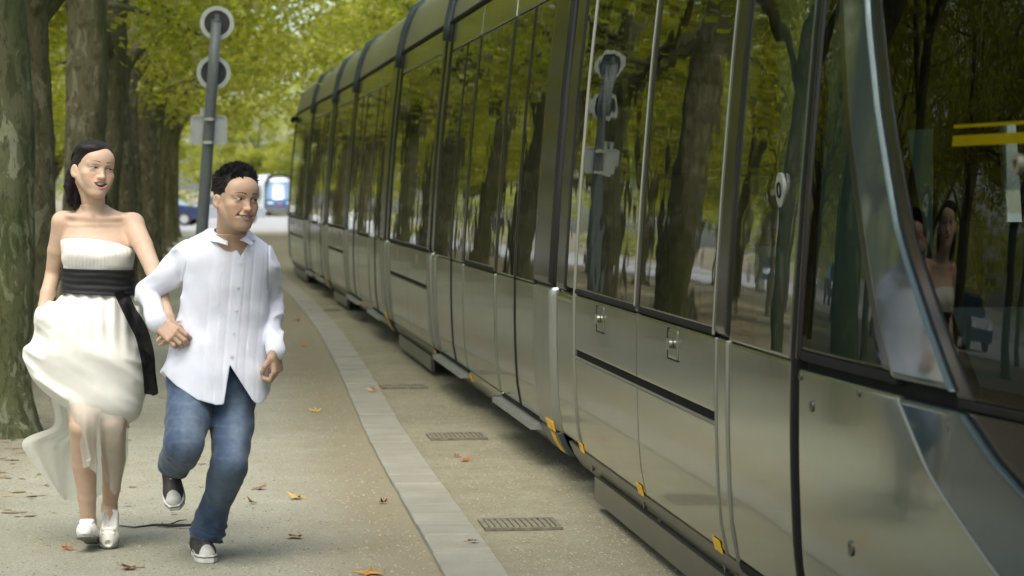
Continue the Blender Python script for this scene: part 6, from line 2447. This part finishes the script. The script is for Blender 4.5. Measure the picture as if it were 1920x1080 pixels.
# sheer over the trailing leg
cloth('sheer_panel', [[(182, 768, -0.18), (200, 776, -0.19), (220, 780, -0.18), (240, 776, -0.10)],
                      [(186, 800, -0.15), (200, 805, -0.175), (222, 805, -0.17), (238, 800, -0.08)],
                      [(190, 850, -0.06), (202, 852, -0.09), (222, 852, -0.08), (234, 850, 0.0)],
                      [(194, 880, -0.0), (206, 886, -0.03), (220, 890, -0.02), (228, 884, 0.04)],
                      [(200, 905, 0.03), (208, 918, 0.01), (215, 928, 0.02), (220, 912, 0.07)]], 'chiffon', 40, 46,
      lambda u, v: 0.006 * v * np.sin(u * 13))
# train blown out behind
cloth('train', [[(88, 690, 0.16), (120, 700, 0.20), (160, 700, 0.22), (205, 700, 0.22), (255, 700, 0.18)],
                [(98, 745, 0.16), (125, 755, 0.21), (162, 760, 0.24), (205, 760, 0.24), (246, 755, 0.19)],
                [(104, 800, 0.16), (128, 805, 0.22), (160, 810, 0.26), (203, 810, 0.26), (240, 805, 0.20)],
                [(46, 829, 0.10), (100, 832, 0.18), (150, 850, 0.27), (202, 855, 0.28), (238, 850, 0.22)],
                [(66, 868, 0.12), (108, 880, 0.20), (150, 895, 0.28), (200, 895, 0.28), (232, 880, 0.24)],
                [(104, 928, 0.16), (122, 936, 0.22), (150, 938, 0.28), (196, 925, 0.28), (224, 902, 0.25)]], 'chiffon_train', 60, 60,
      lambda u, v: 0.016 * v * np.sin(u * 17 + 3 * v) + 0.008 * np.sin(u * 31 + v * 4))
# hanging sash end
cloth('sash_tail', [[(213, 545, -0.135), (226, 548, -0.125), (243, 550, -0.09)],
                    [(228, 575, -0.19), (240, 580, -0.18), (254, 582, -0.13)],
                    [(246, 615, -0.20), (258, 618, -0.19), (272, 615, -0.14)],
                    [(262, 660, -0.16), (274, 662, -0.17), (286, 660, -0.12)],
                    [(270, 700, -0.12), (281, 702, -0.13), (291, 700, -0.09)],
                    [(274, 738, -0.11), (287, 742, -0.13), (299, 732, -0.08)]], 'sash_chiffon', 24, 50, lambda u, v: 0.010 * np.sin(u * 9 + v * 5))


def pump(pts, rads, solepts, solew, name):
    """open satin shoe with a bow and a flat sole"""
    U = Fd(np.min(pts, 0) - 0.09, np.max(pts, 0) + 0.09, 0.0028)
    U.chain(pts, rads, 0.015)
    return U


def satin_shoe(heel, toe, upv, sole_out, toe_open):
    heel, toe, upv = np.array(heel, float), np.array(toe, float), np.array(upv, float)
    ax = toe - heel
    L = np.linalg.norm(ax)
    ax /= L
    upv -= ax * (upv @ ax)
    upv /= np.linalg.norm(upv)
    sdv = np.cross(ax, upv)
    Mx = np.stack([sdv, ax, upv], 1)

    def tw(P):
        return np.asarray(P) @ Mx.T + heel
    U = Fd((-0.07, -0.05, -0.03), (0.07, L + 0.05, 0.11), 0.0027)
    U.chain([(0, 0.025, 0.030), (0, L * 0.45, 0.028), (0, L * 0.78, 0.026), (0, L - 0.020, 0.018)], [0.035, 0.036, 0.042, 0.028], 0.02)
    # foot opening
    U.cone((0, 0.02, 0.075), (0, L * 0.60, 0.072), 0.036, 0.032, 0.01, 's')
    if toe_open:
        U.ell((0, L + 0.006, 0.026), (0.014, 0.022, 0.012), 0.004, 's')
    U.cut(lambda X, Y, Z: 0.004 - Z + 0 * X + 0 * Y)
    v_, q_ = U.mesh()
    link('shoe', mesh_from('shoe', tw(v_) - base, q_, 'satin_white'), woman)
    So = Fd((-0.07, -0.05, -0.03), (0.07, L + 0.05, 0.03), 0.0027)

    def sole(X, Y, Z):
        t_ = np.clip(Y / L, 0, 1)
        hw = np.interp(t_.ravel(), [0, 0.12, 0.4, 0.75, 0.92, 1], [0.020, 0.031, 0.027, 0.042, 0.034, 0.014])[None, :, None]
        return np.maximum(np.maximum(np.abs(X) - hw, np.maximum(-Y, Y - L)), np.abs(Z + 0.001) - 0.005)
    So.put((-0.07, -0.05, -0.03), (0.07, L + 0.05, 0.03), sole, 0.003)
    v_, q_ = So.mesh()
    link('shoe_sole', mesh_from('shoe_sole', tw(v_) - base, q_, 'sole_grey', relax=1), woman)
    Bw = Fd((-0.07, L * 0.5, 0.02), (0.07, L + 0.03, 0.11), 0.0027)
    c = np.array((0, L * 0.80, 0.066))
    Bw.ell(c, (0.010, 0.010, 0.010), 0.004)
    for sg in (-1, 1):
        Bw.ell(c + np.array((sg * 0.016, 0.0, 0.0)), (0.016, 0.009, 0.010), 0.005)
        Bw.cone(c, c + np.array((sg * 0.022, 0.016, -0.010)), 0.004, 0.006, 0.004)
    v_, q_ = Bw.mesh()
    link('shoe_bow', mesh_from('shoe_bow', tw(v_) - base, q_, 'satin_white'), woman)


satin_shoe((N_(166, 0, 0)[0], WY + 0.06, 0.012), (N_(156, 0, 0)[0], WY - 0.165, 0.075), (0, 0.3, 1), True, False)
satin_shoe((N_(206, 960, 0)[0], WY + 0.13, 0.105), (N_(197, 0, 0)[0], WY - 0.055, 0.006), (0, -0.6, 1), False, True)
